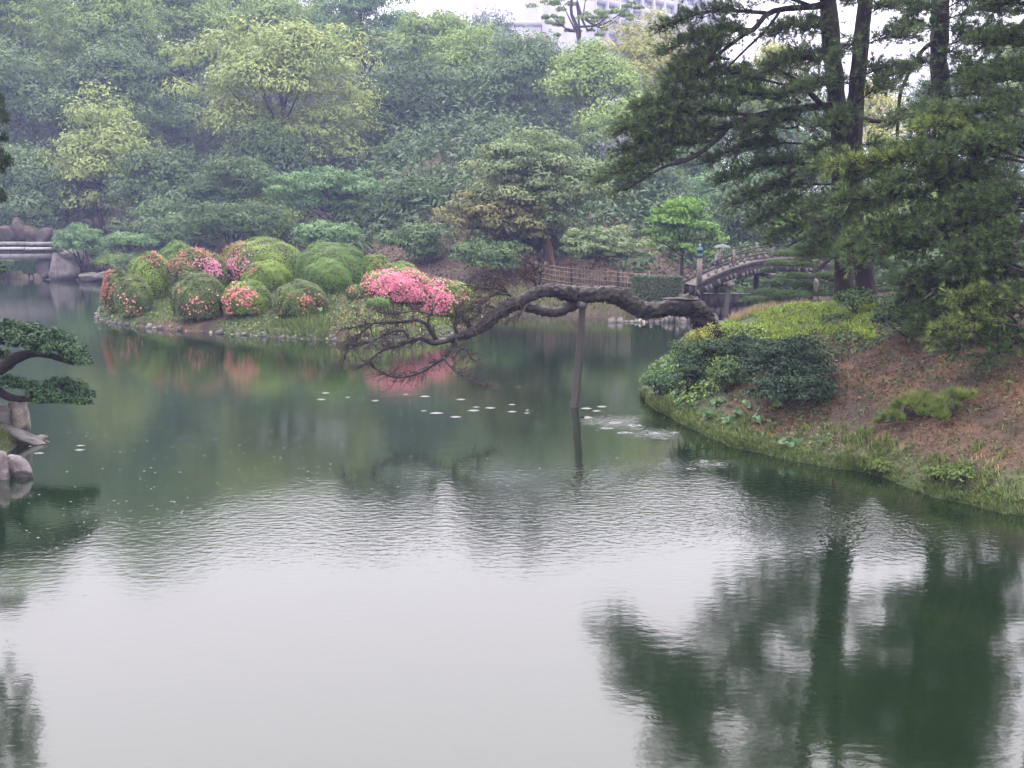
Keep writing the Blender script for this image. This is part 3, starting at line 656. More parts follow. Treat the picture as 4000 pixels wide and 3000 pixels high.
broadleaf('dark_shrub', 'dark shrub in the shadow under the bridge arch', (2700, 1050, 3000, 1200), 58, 'leaf_deep', leaf=.16, clump=.55, nper=110, seed=217, flat=.6, group=SHG, cat='shrub')
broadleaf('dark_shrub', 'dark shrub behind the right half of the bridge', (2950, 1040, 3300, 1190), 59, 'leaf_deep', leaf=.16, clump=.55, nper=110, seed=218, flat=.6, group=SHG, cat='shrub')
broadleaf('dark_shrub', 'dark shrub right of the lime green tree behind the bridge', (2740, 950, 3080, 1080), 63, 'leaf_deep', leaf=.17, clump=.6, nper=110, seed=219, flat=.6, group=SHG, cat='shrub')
broadleaf('dark_shrub', 'dark shrub behind the bridge seen right of the pine trunks', (3300, 980, 3800, 1150), 60, 'leaf_teal', leaf=.17, clump=.6, nper=110, seed=220, flat=.6, group=SHG, cat='shrub')

# the far pine on the sky line, in tiers
def tiered_pine(name, label, pads, D, base_px, mat, seed, tuft=.5, r=.2, nper=90, cat='pine tree'):
    rng = rng_of(seed); b = P(base_px[0], base_px[1], D); b0 = np.array([b[0], b[1], gz(b[0], b[1])]); rt = root(name, b0, label, cat)
    xs = sorted(pads, key=lambda q: -q[1]); topp = P(xs[-1][0], xs[-1][1], D)
    part('trunk', limb([b0, b, (b + topp) / 2 + np.array([-.6, 0, 0]), topp], r, r * .3, 14, 8, .05, rng), M['bark'], rt, smooth=True)
    gs, ts = [], []
    for px, py, w, h in pads:
        c = P(px, py, D + rng.uniform(-1.5, 1.5)); wm, hm = w * mpp(D), h * mpp(D)
        part('branch', limb([b + (topp - b) * rng.uniform(.1, .7), (b + c) / 2 + np.array([0, 0, .3 * hm]), c], r * .5, r * .1, 9, 6, .05, rng), M['bark'], rt, smooth=True)
        k = max(4, int(w / 14)); cen = c + rng.normal(0, .45, (k, 3)) * np.array([wm, wm * .6, hm])
        g, t = clumps_leaves(cen, np.full(k, max(hm * .7, .35)), nper, tuft, rng, .5, -.2, 0, aspect=.3)
        gs.append(g); ts.append(t)
    part('crown', join(*gs), M[mat], rt, np.concatenate(ts))
    return rt
tiered_pine('far_pine', 'tall pine with open boughs against the pale office block',
            [(2200, 20, 110, 30), (2290, -30, 140, 34), (2390, 40, 120, 24), (2430, 60, 90, 20), (2330, 80, 90, 22), (2190, 90, 80, 22), (2150, 60, 60, 20), (2270, 120, 120, 20), (2250, -90, 120, 30), (2460, 25, 50, 16)],
            118, (2262, 170), 'leaf_mid', 301, .34, .26)

# ------------------------------------------------------------------ office block far behind
def office():
    A, B = P(2108, 0, 256), P(2830, 0, 316)
    ax = unit(np.array([B[0] - A[0], B[1] - A[1], 0])); nrm = np.array([ax[1], -ax[0], 0]); L = np.linalg.norm(B[:2] - A[:2])
    if nrm[1] > 0: nrm = -nrm
    fr_ = np.array([ax, -nrm, [0, 0, 1]])
    b0 = np.array([A[0], A[1], 5.0]); rt = root('office_block', b0, 'pale concrete office block looming in the mist behind the trees', 'building')
    def at(u, d, z): return b0 * np.array([1, 1, 0]) + ax * u + nrm * d + np.array([0, 0, z])
    part('wall', box(at(L / 2, -9, 34), (L / 2, 8.6, 31), fr_), M['plaster'], rt)
    z0, pitch = 41.0, 3.0
    part('corner_wall', box(at(9.5, .25, 34), (9.5, .65, 31), fr_), M['plaster'], rt)
    for k in range(-7, 8):
        z = z0 + k * pitch
        if z < 20 or z > 63: continue
        part('spandrel', box(at(L / 2 + 9.6, .15, z), (L / 2 - 9.6, .5, .68), fr_), M['plaster'], rt)
        for j in range(int((L - 20) / 4.7)):
            part('window', box(at(20.9 + j * 4.7, -.22, z + pitch / 2), (2.1, .12, .80), fr_), M['window_glass'], rt)
    for j in range(int((L - 20) / 4.7)):
        part('column', box(at(19.2 + j * 4.7 - .65, .3, 41), (.16, .75, 22), fr_), M['plaster'], rt)
    # the low wing at its left
    C_, E_ = P(1885, 70, 240), P(2112, 66, 250)
    part('wing', box(((C_[0] + E_[0]) / 2, 256, 22), ((E_[0] - C_[0]) / 2, 8, (C_[2] + 17 - 22) - 17 + .0), None), M['plaster'], rt)
    part('wing_parapet', box(((C_[0] + E_[0]) / 2, 256, C_[2] + .25), ((E_[0] - C_[0]) / 2 + .3, 8.3, .5), None), M['plaster'], rt)
office()

# ------------------------------------------------------------------ stone bridge, rocks and boulders at far left
def stone_bridge():
    D = 80.0; a, b = P(-520, 930, 78.5), P(228, 985, 81.0)
    z_deck = P(110, 955, D)[2]; a[2] = b[2] = 0
    b0 = np.array([b[0], b[1], 0]); rt = root('stone_bridge', b0, 'low flat stone slab bridge at the far left shore', 'bridge')
    t = unit(b - a); L = np.linalg.norm(b - a); n = np.array([t[1], -t[0], 0])
    for k in range(6):
        p0, p1 = a + t * (L * k / 6 + .03), a + t * (L * (k + 1) / 6 - .03)
        dz = .06 * (k - 3) * -.3
        part('slab', bar(p0 + np.array([0, 0, z_deck + .08 + dz]), p1 + np.array([0, 0, z_deck + .08 + dz]), 1.9, .18), M['concrete'], rt)
        part('kerb_stone', bar(p0 + n * 1.0 + np.array([0, 0, z_deck - .22 + dz]), p1 + n * 1.0 + np.array([0, 0, z_deck - .22 + dz]), .28, .17), M['concrete_pale'], rt)
    part('beam', bar(a + n * .9 + np.array([0, 0, z_deck - .75]), b + n * .9 + np.array([0, 0, z_deck - .75]), .3, .34), M['concrete'], rt)
    part('beam', bar(a - n * .7 + np.array([0, 0, z_deck - .62]), b - n * .7 + np.array([0, 0, z_deck - .62]), .3, .5), M['stone_dark'], rt)
    part('joists', join(*[rock(a + t * (L * (k + .5) / 60) + n * .82 + np.array([0, 0, z_deck - .45]), (.2, .2, .14), 900 + k, 1, .15) for k in range(60)]), M['stone_dark'], rt, kind='stuff')
stone_bridge()
def boulder(px, yb, yt, w, D, mat, seed, label, depth=.8, name='boulder', rot=0, sub=3, rough=.16, cut=7, group=None, slope=0.0):
    b = P(px, yb, D); hgt = (yb - yt) * mpp(D); wm = w / 2 * mpp(D)
    c = b + np.array([0, wm * depth * .4, hgt * .30])
    g = rock(c, (wm * 1.12, wm * depth, hgt * .76), seed, sub, rough, cut, rot)
    g[0][:, 2] = b[2] - .1 + (g[0][:, 2] - b[2] + .1) * (1 - slope * (g[0][:, 0] - c[0]) / wm)
    return top(name, g, M[mat], None, label, 'rock', group, smooth=False, loc=b)
RG = 'rocks along the far shore'
boulder(238, 1072, 985, 118, 79.5, 'stone', 501, 'big grey boulder holding up the end of the stone bridge', group=RG)
boulder(172, 1072, 1000, 75, 80.5, 'stone', 502, 'smaller grey boulder left of the bridge-end boulder', group=RG)
boulder(345, 1092, 1062, 80, 78, 'stone', 503, 'low mossy rock at the waterline between bridge and island', group=RG)
boulder(290, 1040, 965, 110, 82, 'stone', 504, 'upright grey rock behind the bridge-end boulder', group=RG)
boulder(395, 1085, 1058, 60, 77, 'stone', 505, 'small rock at the waterline nearest to the island on the left', group=RG)
def rock_face():
    b = P(80, 960, 88); rt = root('rock_face', b, 'weathered brown rock face behind the stone bridge', 'rock face')
    for k, (px, w, yt) in enumerate(((-60, 120, 860), (20, 90, 870), (75, 70, 852), (120, 60, 875), (170, 80, 878), (220, 50, 900))):
        c = P(px, (960 + yt) / 2, 88 + .4 * k); part('rock', rock(c, (w / 2 * mpp(88) * 1.15, 1.0, (960 - yt) / 2 * mpp(88) * 1.15), 520 + k, 3, .10, 16), M['rock_brown'], rt)
rock_face()

# ------------------------------------------------------------------ bamboo fence, hedge and stone edging by the bridge
def fence():
    line = [P(2060, 1100, 57.5), P(2150, 1110, 56), P(2290, 1118, 54.5), P(2430, 1142, 53), P(2580, 1150, 51.5), P(2700, 1160, 50)]
    for q in line: q[2] = gz(q[0], q[1])
    q = resample(np.array(line), 60); rt = root('bamboo_fence', q[0], 'open bamboo lattice fence with dark posts below the brown slope', 'fence')
    tp = .95
    for k in (4, 19, 34, 48, 58):
        p = q[k]; part('post', tube([p + [0, 0, -.1], p + [0, 0, tp + .22]], .055, 8), M['post_dark'], rt, smooth=True)
    for h in (.28, .52, .74, .92):
        part('rail', tube(q + np.array([0, -.04, h]), .024, 6), M['bamboo'], rt, smooth=True)
    rng = rng_of(61)
    for k in range(46):
        u = min(max(k / 46 * 59 + rng.uniform(-.5, .5), 0), 58.9); i = int(u); p = q[i] * (1 - (u - i)) + q[i + 1] * (u - i); h = tp + rng.uniform(-.12, .16)
        part('bamboo_cane', tube([p + [0, .02, 0], p + [rng.normal(0, .02), .02, h]], .021, 6), M['bamboo'], rt, smooth=True)
fence()
def hedge():
    c = P(2562, 1190, 49.2); z0 = gz(c[0], c[1]); zt = P(2562, 1076, 49.2)[2]; a = (2655 - 2472) / 2 * mpp(49.2); b = .75
    rt = root('clipped_hedge', (c[0], c[1], z0), 'box-shaped clipped green hedge beside the arched bridge', 'hedge'); rng = rng_of(62)
    N = 9000; u = rng.uniform(-1, 1, (N, 3)); face = rng.integers(0, 4, N); n = np.zeros((N, 3))
    u[face == 0, 2] = 1; n[face == 0, 2] = 1; u[face == 1, 1] = -1; n[face == 1, 1] = -1; u[face == 2, 0] = -1; n[face == 2, 0] = -1; u[face == 3, 0] = 1; n[face == 3, 0] = 1
    hh = (zt - z0) / 2; p = np.array([c[0], c[1], z0 + hh]) + (u - n * rng.uniform(0, .12, (N, 1)) + rng.normal(0, .015, (N, 3))) * np.array([a, b, hh])
    part('foliage', leaf_geo(p, n + rng.normal(0, .5, (N, 3)), .075, rng), M['leaf_hedge'], rt, rng.uniform(0, .9, N))
    part('inner_branches', box((c[0], c[1], z0 + hh * .95), (a * .9, b * .88, hh * .9)), M['bark'], rt)
hedge()
def revetment():
    b0 = G(2380, 1258); b0[2] = 0; rt = root('stone_edging', b0, 'pale stone edging along the water below the hedge', 'stone wall'); rng = rng_of(63)
    px = 2378.0
    while px < 2860:
        w = float(np.clip(rng.lognormal(-2.1, .4), .06, .24)); px += w / mpp(47.5) * .8; h = rng.uniform(.12, .30) * (1.25 if px > 2600 else .7)
        c = P(px, 1250, 47.5 + rng.uniform(-.12, .12) - .25 * (px > 2740)); c[2] = rng.uniform(-.03, .04)
        part('stone', rock(c, (w, rng.uniform(.12, .25), h), 700 + int(px), 2, .22, 7, rng.uniform(-.4, .4)), M['stone_pale' if rng.uniform() < .12 else 'stone' if rng.uniform() < .7 else 'stone_dark'], rt); px += w / mpp(47.5) * .8
    for k in range(12):
        px = 2650 + k * 30; c = P(px, 1200, 48.6 + (k % 2) * .06); c[2] = .55
        for z in (.28, .80):
            part('block', box((c[0] + (.12 if z > .5 else 0), c[1], z), (.145, .3, .245)), M['stone_dark'], rt)
revetment()

# ------------------------------------------------------------------ arched wooden bridge with a visitor
def arched_bridge():
    A, B = P(2722, 1128, 47.2), P(3430, 1128, 48.6); A[2] = B[2] = 0
    t = unit(B - A); L = np.linalg.norm(B - A); n = np.array([t[1], -t[0], 0])
    if n[1] > 0: n = -n
    zA, zM = P(2722, 1126, 47.2)[2], P(3060, 1010, 47.9)[2]
    wd = .8                                             # half width
    def arc(u): return zA + (zM - zA) * (1 - ((u - .48) / .52) ** 2 * 1.0) if True else 0
    def pt(u, off=0, dz=0): return A + t * (L * u) - n * (wd - off) + np.array([0, 0, arc(u) + dz])   # off=0: near edge is at +n
    def edge(u, side, dz=0): return A + t * (L * u) + n * side + np.array([0, 0, arc(u) + dz])
    b0 = np.array([A[0], A[1], 0]); rt = root('arched_bridge', b0, 'arched weathered wooden footbridge with low railings', 'bridge')
    us = np.linspace(0, 1, 40)
    def ribbon(side, dz0, dz1, th):
        lo = np.array([edge(u, side, dz0) for u in us]); hi = np.array([edge(u, side, dz1) for u in us]); g = n * th / 2
        v = np.concatenate([lo + g, hi + g, lo - g, hi - g]); m = len(us); k = np.arange(m - 1)
        f = np.concatenate([np.stack([k + a, k + 1 + a, k + 1 + b, k + b], 1) for a, b in ((0, m), (m, 3 * m), (3 * m, 2 * m), (2 * m, 0))])
        return v, [f, np.array([[0, m, 3 * m, 2 * m], [m - 1, 3 * m - 1, 4 * m - 1, 2 * m - 1]])]
    near, far = 0.0, -2 * wd
    rng = rng_of(71)
    for s in (near - .12, far + .12, near - wd):
        part('girder', ribbon(s, -.50, -.12, .16), M['wood_dark'], rt)
    part('edge_board', ribbon(near + .04, -.055, .05, .06), M['wood_weathered'], rt)
    part('edge_board', ribbon(far - .04, -.055, .05, .06), M['wood_weathered'], rt)
    N = 62
    for k in range(N):                                   # deck planks, their bleached ends along the side
        u = (k + .5) / N; c = (edge(u, near + .01) + edge(u, far - .01)) / 2 + np.array([0, 0, -.09]); tt = unit(edge(u + .005, 0) - edge(u - .005, 0))
        part('deck_plank', box(c, (L / N / 2 * .86, wd + .02 + rng.uniform(-.02, .01), .026), np.array([tt, n, np.cross(tt, n)])), M['wood_pale' if rng.uniform() < .45 else 'wood_weathered'], rt)
    for k in range(46):                                  # fascia boards hung on the outer girder, uneven lower ends
        u = (k + .5) / 46; h = rng.uniform(.05, .12); dz = -.33 - rng.uniform(0, .06)
        if rng.uniform() < .25: continue
        tt = unit(edge(u + .005, 0) - edge(u - .005, 0)); c = edge(u, near - .02, dz)
        part('fascia_board', box(c, (L / 46 / 2 * rng.uniform(.35, .8), .016, h), np.array([tt, n, np.cross(tt, n)])), M['wood_pale'] if rng.uniform() < .3 else M['wood_weathered'], rt)
    def u_of(px):                                        # parameter on the near edge seen at this photo column
        best = min(np.linspace(0, 1, 400), key=lambda u: abs(2000 + (edge(u, near)[0] / (edge(u, near)[1] * math.cos(TH))) * F * 1.0 - px)); return float(best)
    for px in (2858, 3018, 3178):
        u = u_of(px)
        for s in (near - .14, far + .14):
            p = edge(u, s); part('pillar', limb([np.array([p[0] - .14, p[1], -.6]), np.array([p[0], p[1], p[2] - .45])], .13, .105, 6, 10, .03, rng), M['timber'], rt, smooth=True)
        part('cross_beam', bar(edge(u, near + .18, -.60), edge(u, far - .18, -.60), .2, .2), M['wood_weathered'], rt)
        part('bracket', bar(edge(u - .035, near - .12, -.50), edge(u + .035, near - .12, -.50), .22, .1), M['wood_weathered'], rt)
    for s in (near, far):
        for px, h in ((2870, .66), (3020, .62), (3180, .62), (3330, .62)):
            u = u_of(px); p = edge(u, s)
            part('rail_post', bar(p + [0, 0, -.05], p + [0, 0, h], .09, .09, up=n), M['wood_weathered'], rt)
        for k in range(26):
            u = (k + .6) / 26; p = edge(u, s, .05)
            part('baluster', bar(p, p + np.array([0, 0, .17]), .085, .06, up=n), M['wood_pale'], rt)
        for h in (.26, .52):
            r_ = np.array([edge(u, s, h) for u in us]); part('rail', tube(r_, .028, 6), M['wood_dark'], rt, smooth=True)
        if s == far: continue                            # the far newel is hidden by the shrubs
        p = edge(.012, s); cp = part('newel_post', bar(p + [0, 0, -.1], p + [0, 0, .95], .16, .16, up=n), M['wood_pale'], rt)
        prof = [(0, .115), (.10, .115), (.12, .10), (.22, .10), (.24, .125), (.30, .135), (.36, .10), (.40, .055), (.42, .05)]
        part('newel_cap', tube([p + np.array([0, 0, .95 + a]) for a, _ in prof], [r for _, r in prof], 14), M['bronze'], cp, smooth=True)
        part('cap_tip', tube([p + np.array([0, 0, 1.37 + a]) for a in (0, .03, .07, .10)], [.03, .05, .04, .004], 12), M['metal'], cp, smooth=True)
    return edge, u_of
edge, u_of = arched_bridge()

def skin_body(name, joints, bones, radii, m, parent, sub=2):
    b = BASE[parent.name]; me = bpy.data.meshes.new(name)
    me.from_pydata([tuple(np.asarray(j) - b) for j in joints], bones, []); me.update()
    o = bpy.data.objects.new(name, me); COL.objects.link(o); o.parent = parent; BASE[o.name] = b
    me.materials.append(m)
    sk = o.modifiers.new('skin', 'SKIN'); sk.use_smooth_shade = True
    o.modifiers.new('sub', 'SUBSURF').levels = sub; o.modifiers['sub'].render_levels = sub
    if not me.skin_vertices: bpy.context.view_layer.update()
    for k, r in enumerate(radii):
        me.skin_vertices[0].data[k].radius = (r, r) if np.isscalar(r) else r
        me.skin_vertices[0].data[k].use_root = (k == 0)
    return o
def visitor():
    u = u_of(2832); f = edge(u, -.75, -.055); z = f[2]
    rt = root('person', f, 'person in a loose grey coat walking over the arched bridge under an umbrella', 'person')
    SC = .54
    def q(x, y, h): return f + np.array([x, y, h]) * SC
    J = [q(0, 0, .90), q(.02, 0, 1.08), q(.05, 0, 1.30), q(.08, 0, 1.42), q(.11, -.01, 1.52),         # pelvis..neck
         q(.14, -.02, 1.60), q(.15, -.03, 1.68),                                                    # head
         q(-.02, -.1, .84), q(.06, -.11, .47), q(.0, -.11, .06), q(.11, -.12, .03),                  # near leg
         q(0, .1, .84), q(-.03, .11, .47), q(-.14, .11, .09), q(-.05, .12, .04),                     # far leg
         q(.06, -.17, 1.37), q(.07, -.23, 1.12), q(.24, -.20, 1.16),                                  # near arm
         q(.06, .17, 1.37), q(.05, .24, 1.12), q(.20, .16, 1.14)]
    Bn = [(0, 1), (1, 2), (2, 3), (3, 4), (4, 5), (5, 6), (0, 7), (7, 8), (8, 9), (9, 10), (0, 11), (11, 12), (12, 13), (13, 14), (2, 15), (15, 16), (16, 17), (2, 18), (18, 19), (19, 20)]
    Rd = [.135, .13, .14, .07, .052, .085, .07, .09, .06, .042, .04, .09, .06, .042, .04, .065, .048, .034, .065, .048, .034]
    skin_body('body', J, Bn, [r * SC for r in Rd], M['skin'], rt)
    cj = [q(0, 0, .72), q(.01, 0, .95), q(.03, 0, 1.15), q(.05, 0, 1.32), q(.08, 0, 1.45), q(.06, -.18, 1.37), q(.07, -.24, 1.12), q(.20, -.21, 1.15), q(.06, .18, 1.37), q(.05, .25, 1.12), q(.16, .18, 1.13)]
    skin_body('coat', cj, [(0, 1), (1, 2), (2, 3), (3, 4), (3, 5), (5, 6), (6, 7), (3, 8), (8, 9), (9, 10)], [r * SC for r in (.23, .20, .185, .175, .075, .085, .068, .055, .085, .068, .055)], M['coat'], rt)
    tj = [q(0, 0, .92), q(-.02, -.1, .82), q(.06, -.11, .47), q(.0, -.11, .12), q(0, .1, .82), q(-.03, .11, .47), q(-.13, .11, .14)]
    skin_body('trousers', tj, [(0, 1), (1, 2), (2, 3), (0, 4), (4, 5), (5, 6)], [r * SC for r in (.14, .105, .078, .06, .105, .078, .06)], M['trousers'], rt)
    v, fc = ico(2); hv = v * np.array([.098, .092, .085]) * SC + q(.125, -.02, 1.685); hv[:, 2] = np.maximum(hv[:, 2], f[2] + SC * (1.645 - .12 * (hv[:, 0] < f[0] + .12 * SC)))
    part('hair', (hv, [fc]), M['hair'], rt, smooth=True)
    for s, w in ((-.20, 1), (.16, -1)):                   # hands curled round the umbrella handle
        base = q(.24 if w == 1 else .20, s, 1.16)
        hj = [base] + [base + SC * np.array(o_) for o_ in ((.045, .01 * w, .0), (.075, .02 * w, .03), (.09, .025 * w, .015), (.09, .025 * w, -.005), (.08, .02 * w, -.03), (.05, .035 * w, .03))]; hb = [(0, 1), (1, 2), (1, 3), (1, 4), (1, 5), (0, 6)]; hr = [.03 * SC, .03 * SC] + [.011 * SC] * 5
        skin_body('hand', hj, hb, hr, M['skin'], rt, 1)
    h0 = q(.29, -.16, 1.10); tp = h0 + np.array([.02, .06, .88]) * SC
    um = root('umbrella', h0, 'grey-green umbrella held by the person on the bridge', 'umbrella')
    part('shaft', tube([h0, tp + [0, 0, .05]], .008, 6), M['metal'], um, smooth=True)
    part('handle', tube([h0 + [0, 0, .05], h0, h0 + [.02, 0, -.06], h0 + [.06, 0, -.06], h0 + [.07, 0, -.02]], .014, 6), M['wood_dark'], um, smooth=True)
    R_, ns = .36, 8; vs = [tp]; fs = []
    for k in range(1, 6):
        for j in range(ns * 2):
            a = 2 * np.pi * j / (ns * 2); rr = R_ * k / 5 * (1 if j % 2 == 0 else .94); vs.append(tp + np.array([rr * math.cos(a), rr * math.sin(a), -.13 * (k / 5) ** 2 + (.0 if j % 2 == 0 else .012 * k / 5)]))
    m2 = ns * 2
    tri = [[0, 1 + j, 1 + (j + 1) % m2] for j in range(m2)]
    qd = [[1 + (k - 1) * m2 + j, 1 + k * m2 + j, 1 + k * m2 + (j + 1) % m2, 1 + (k - 1) * m2 + (j + 1) % m2] for k in range(1, 5) for j in range(m2)]
    part('canopy', (np.array(vs), [np.array(tri), np.array(qd)]), M['umbrella'], um)
    for j in range(ns):
        a = 2 * np.pi * j / ns; e = tp + np.array([R_ * math.cos(a), R_ * math.sin(a), -.135]); part('rib', tube([tp - [0, 0, .015], (tp + e) / 2 + [0, 0, .025], e], .003, 4), M['metal'], um)
visitor()

# ------------------------------------------------------------------ the island: azaleas, stones, grass
AZ = 'clipped azaleas on the island'
def bush(label, x0, x1, yt, yb, D, leaf, flowers=(), seed=1, n=5200, name='azalea_bush', cat='bush', lsize=.085, group=AZ):
    n = int(n * 1.8); lsize *= .8
    """flowers: (material, direction, spread, count)"""
    rng = rng_of(seed); px = (x0 + x1) / 2; a = (x1 - x0) / 2 * mpp(D)
    if D is None: raise ValueError
    c = P(px, yb, D); l, _ = drop(c[0], c[1], 'island'); z0 = l[2] if l is not None else .3
    zt = P(px, yt, D)[2]; hgt = max(zt - z0, .35); b = a * .85
    rt = root(name, (c[0], c[1], z0), label, cat, group)
    def surf(N, zlo=0.0, d=None):
        d = rand_dirs(rng, N, -.35) if d is None else d
        zz = np.where(d[:, 2] > 0, d[:, 2], d[:, 2])
        wob = 1 + .05 * np.sin(d @ np.array([6., 4., 5.]) + seed) + .03 * np.sin(d @ np.array([-9., 11., 7.]) + seed * 2)
        p = np.stack([d[:, 0] * a, d[:, 1] * b, .36 * hgt + zz * np.where(zz > 0, .64, .95) * hgt], 1)
        p[:, :2] *= wob[:, None]; p[:, 2] = np.maximum(p[:, 2] * (1 + (wob - 1) * .5), .02)
        return p + np.array([c[0], c[1], z0]), d
    p, d = surf(n); p -= d * rng.uniform(0, .10, (n, 1)); p += rng.normal(0, .011, (n, 3))
    t = np.clip(.42 + .3 * d[:, 2] * 0 + .22 * np.sin(p @ np.array([3., 2., 4.]) + seed) + rng.normal(0, .13, n), 0, 1)
    part('foliage', leaf_geo(p, d + np.array([0, 0, .15]) + rng.normal(0, .24, (n, 3)), lsize, rng, .75, tri=True), M[leaf], rt, t)
    v, fc = ico(2); pc, _ = surf(len(v), d=v.copy()); pc = np.array([c[0], c[1], z0 + .36 * hgt]) + (pc - np.array([c[0], c[1], z0 + .36 * hgt])) * .86
    part('inner_branches', (pc, [fc]), M['bark'], rt)
    for m_, dr, sp, cnt in flowers:
        kc = max(9, cnt // 5); seeds_ = unit(np.asarray(dr, float) + rng.normal(0, sp, (kc, 3))); dd = unit(seeds_[rng.integers(0, kc, cnt)] + rng.normal(0, .10, (cnt, 3))); keep = dd[:, 2] > -.32; dd = dd[keep]
        q, _ = surf(len(dd), d=dd); q += dd * rng.uniform(0, .04, (len(dd), 1)); q2 = np.concatenate([q, q]); n2 = np.concatenate([dd + rng.normal(0, .35, dd.shape), dd + rng.normal(0, .5, dd.shape)])
        part('blossoms', leaf_geo(q2, n2 + np.array([0, -.2, .1]), .078, rng, .85, .1, .2), M[m_], rt, rng.uniform(0, 1, len(q2)))
    return rt
FC = (0, -1, .25)
bush('low green azalea with scattered coral blooms at the left end of the island', 448, 598, 1072, 1228, 46.6, 'leaf_azalea_dull', [('blossom_coral', (.2, -1, -.1), .45, 33)], 1)
bush('coral-red azalea at the outer left edge of the island', 402, 520, 1046, 1180, 48.2, 'leaf_azalea_dull', [('blossom_salmon', (-.8, -.7, .35), .42, 350)], 2)
bush('large green azalea with a salmon top behind the leftmost ones', 495, 690, 985, 1125, 49.4, 'leaf_azalea', [('blossom_salmon', (.25, -.6, .8), .22, 80)], 3, 6000)
bush('light green bush at the back left of the island', 605, 790, 940, 1040, 52.6, 'leaf_clipped', (), 4)
bush('azalea with salmon rim and mauve patch at its right side', 655, 890, 968, 1110, 48.2, 'leaf_azalea_dull', [('blossom_salmon', (-.5, -.7, .6), .4, 160), ('blossom_salmon', (.4, -.5, .8), .35, 150), ('blossom_mauve', (.75, -.9, .25), .22, 208)], 5, 6000)
bush('large front azalea with a sprinkle of pink blooms on the waterside', 670, 882, 1060, 1252, 44.2, 'leaf_azalea_dull', [('blossom_coral', (.15, -1, .05), .4, 33), ('blossom_coral', (.05, -1, -.1), .15, 16)], 6, 6500)
bush('front azalea with bright coral bloom clusters on its left', 866, 1060, 1092, 1246, 43.9, 'leaf_azalea', [('blossom_coral', (-.1, -.9, .5), .24, 132), ('blossom_coral', (-.75, -.9, -.02), .17, 60), ('blossom_coral', (.3, -1, .2), .25, 33)], 7, 6000)
bush('small round azalea with a few orange blooms at the island middle', 950, 1138, 1016, 1150, 46.8, 'leaf_azalea', [('blossom_salmon', (-.5, -.7, .6), .18, 30)], 8)
bush('broadest azalea mound at the back of the island, pinkish on the lower left', 850, 1205, 927, 1080, 50.4, 'leaf_azalea', [('blossom_mauve', (-.5, -1, -.05), .22, 264), ('blossom_salmon', (-.7, -.7, .45), .3, 150)], 9, 9500)
bush('dull front azalea with faded reddish blooms on its right', 1072, 1284, 1093, 1250, 42.9, 'leaf_azalea_dull', [('blossom_salmon', (.6, -1, .05), .24, 75), ('blossom_salmon', (0, -1, -.05), .35, 25)], 10, 6500)
bush('smooth bright green clipped bush in front of the taller one', 1182, 1382, 1006, 1150, 45.3, 'leaf_clipped', (), 11, 8500, 'clipped_bush', 'bush', .06)
bush('tall smooth bright green clipped bush at the island crown', 1145, 1438, 942, 1120, 47.8, 'leaf_clipped', (), 12, 11000, 'clipped_bush', 'bush', .065)
bush('green azalea partly hidden behind the tall bright bush', 1400, 1530, 990, 1090, 49.6, 'leaf_azalea', [('blossom_salmon', (.6, -.6, .5), .2, 25)], 13)
bush('green azalea behind the pink mass', 1475, 1645, 1020, 1110, 48.4, 'leaf_azalea', (), 14)
bush('azalea mass covered in bright pink blooms', 1400, 1705, 1046, 1212, 44.6, 'leaf_azalea', [('blossom_pink', (0, -1, .35), .55, 1150), ('blossom_pink', (.5, -1, .0), .3, 350)], 15, 6500)
bush('pink azalea right of the brightest pink mass', 1610, 1828, 1086, 1230, 44.5, 'leaf_azalea', [('blossom_pink', (-.15, -1, .25), .48, 640)], 16, 5200)
bush('green azalea with salmon specks at the right end of the island', 1705, 1868, 1098, 1250, 45.4, 'leaf_azalea', [('blossom_salmon', (.3, -1, .1), .4, 55)], 17)
bush('small yellow-green bush below the pink mass', 1430, 1526, 1158, 1232, 42.5, 'leaf_clipped', (), 18, 2200)
bush('small reddish-green bush left of the pink mass', 1350, 1418, 1110, 1165, 43.6, 'leaf_azalea_dull', [('blossom_salmon', (-.2, -1, .4), .3, 15)], 19, 1300)

def stones_of_island():
    rng = rng_of(81); fr_ = resample(np.array([G(*q) for q in ISL_PX]), 400); seg = np.concatenate([[0], np.cumsum(np.linalg.norm(np.diff(fr_, axis=0), axis=1))]); s, k = .3, 0
    while s < seg[-1] - .2:
        c = np.array([np.interp(s, seg, fr_[:, i]) for i in range(3)]); w = float(np.clip(rng.lognormal(-2.15, .42), .05, .24))
        for row in range(2 if rng.uniform() < .55 else 1):
            q = c + np.array([rng.normal(0, .03), .10 * row + rng.uniform(0, .08), rng.uniform(-.02, .05) + .09 * row]); sz = w * rng.uniform(.7, 1.05)
            part('stone', rock(q, (sz, sz * .75, sz * .62), 8100 + k, 1, .18, 4, rng.uniform(0, 3)), M['stone_pale' if rng.uniform() < .18 else 'stone' if rng.uniform() < .6 else 'stone_dark'], island); k += 1
        s += w * rng.uniform(1.5, 2.2)
stones_of_island()

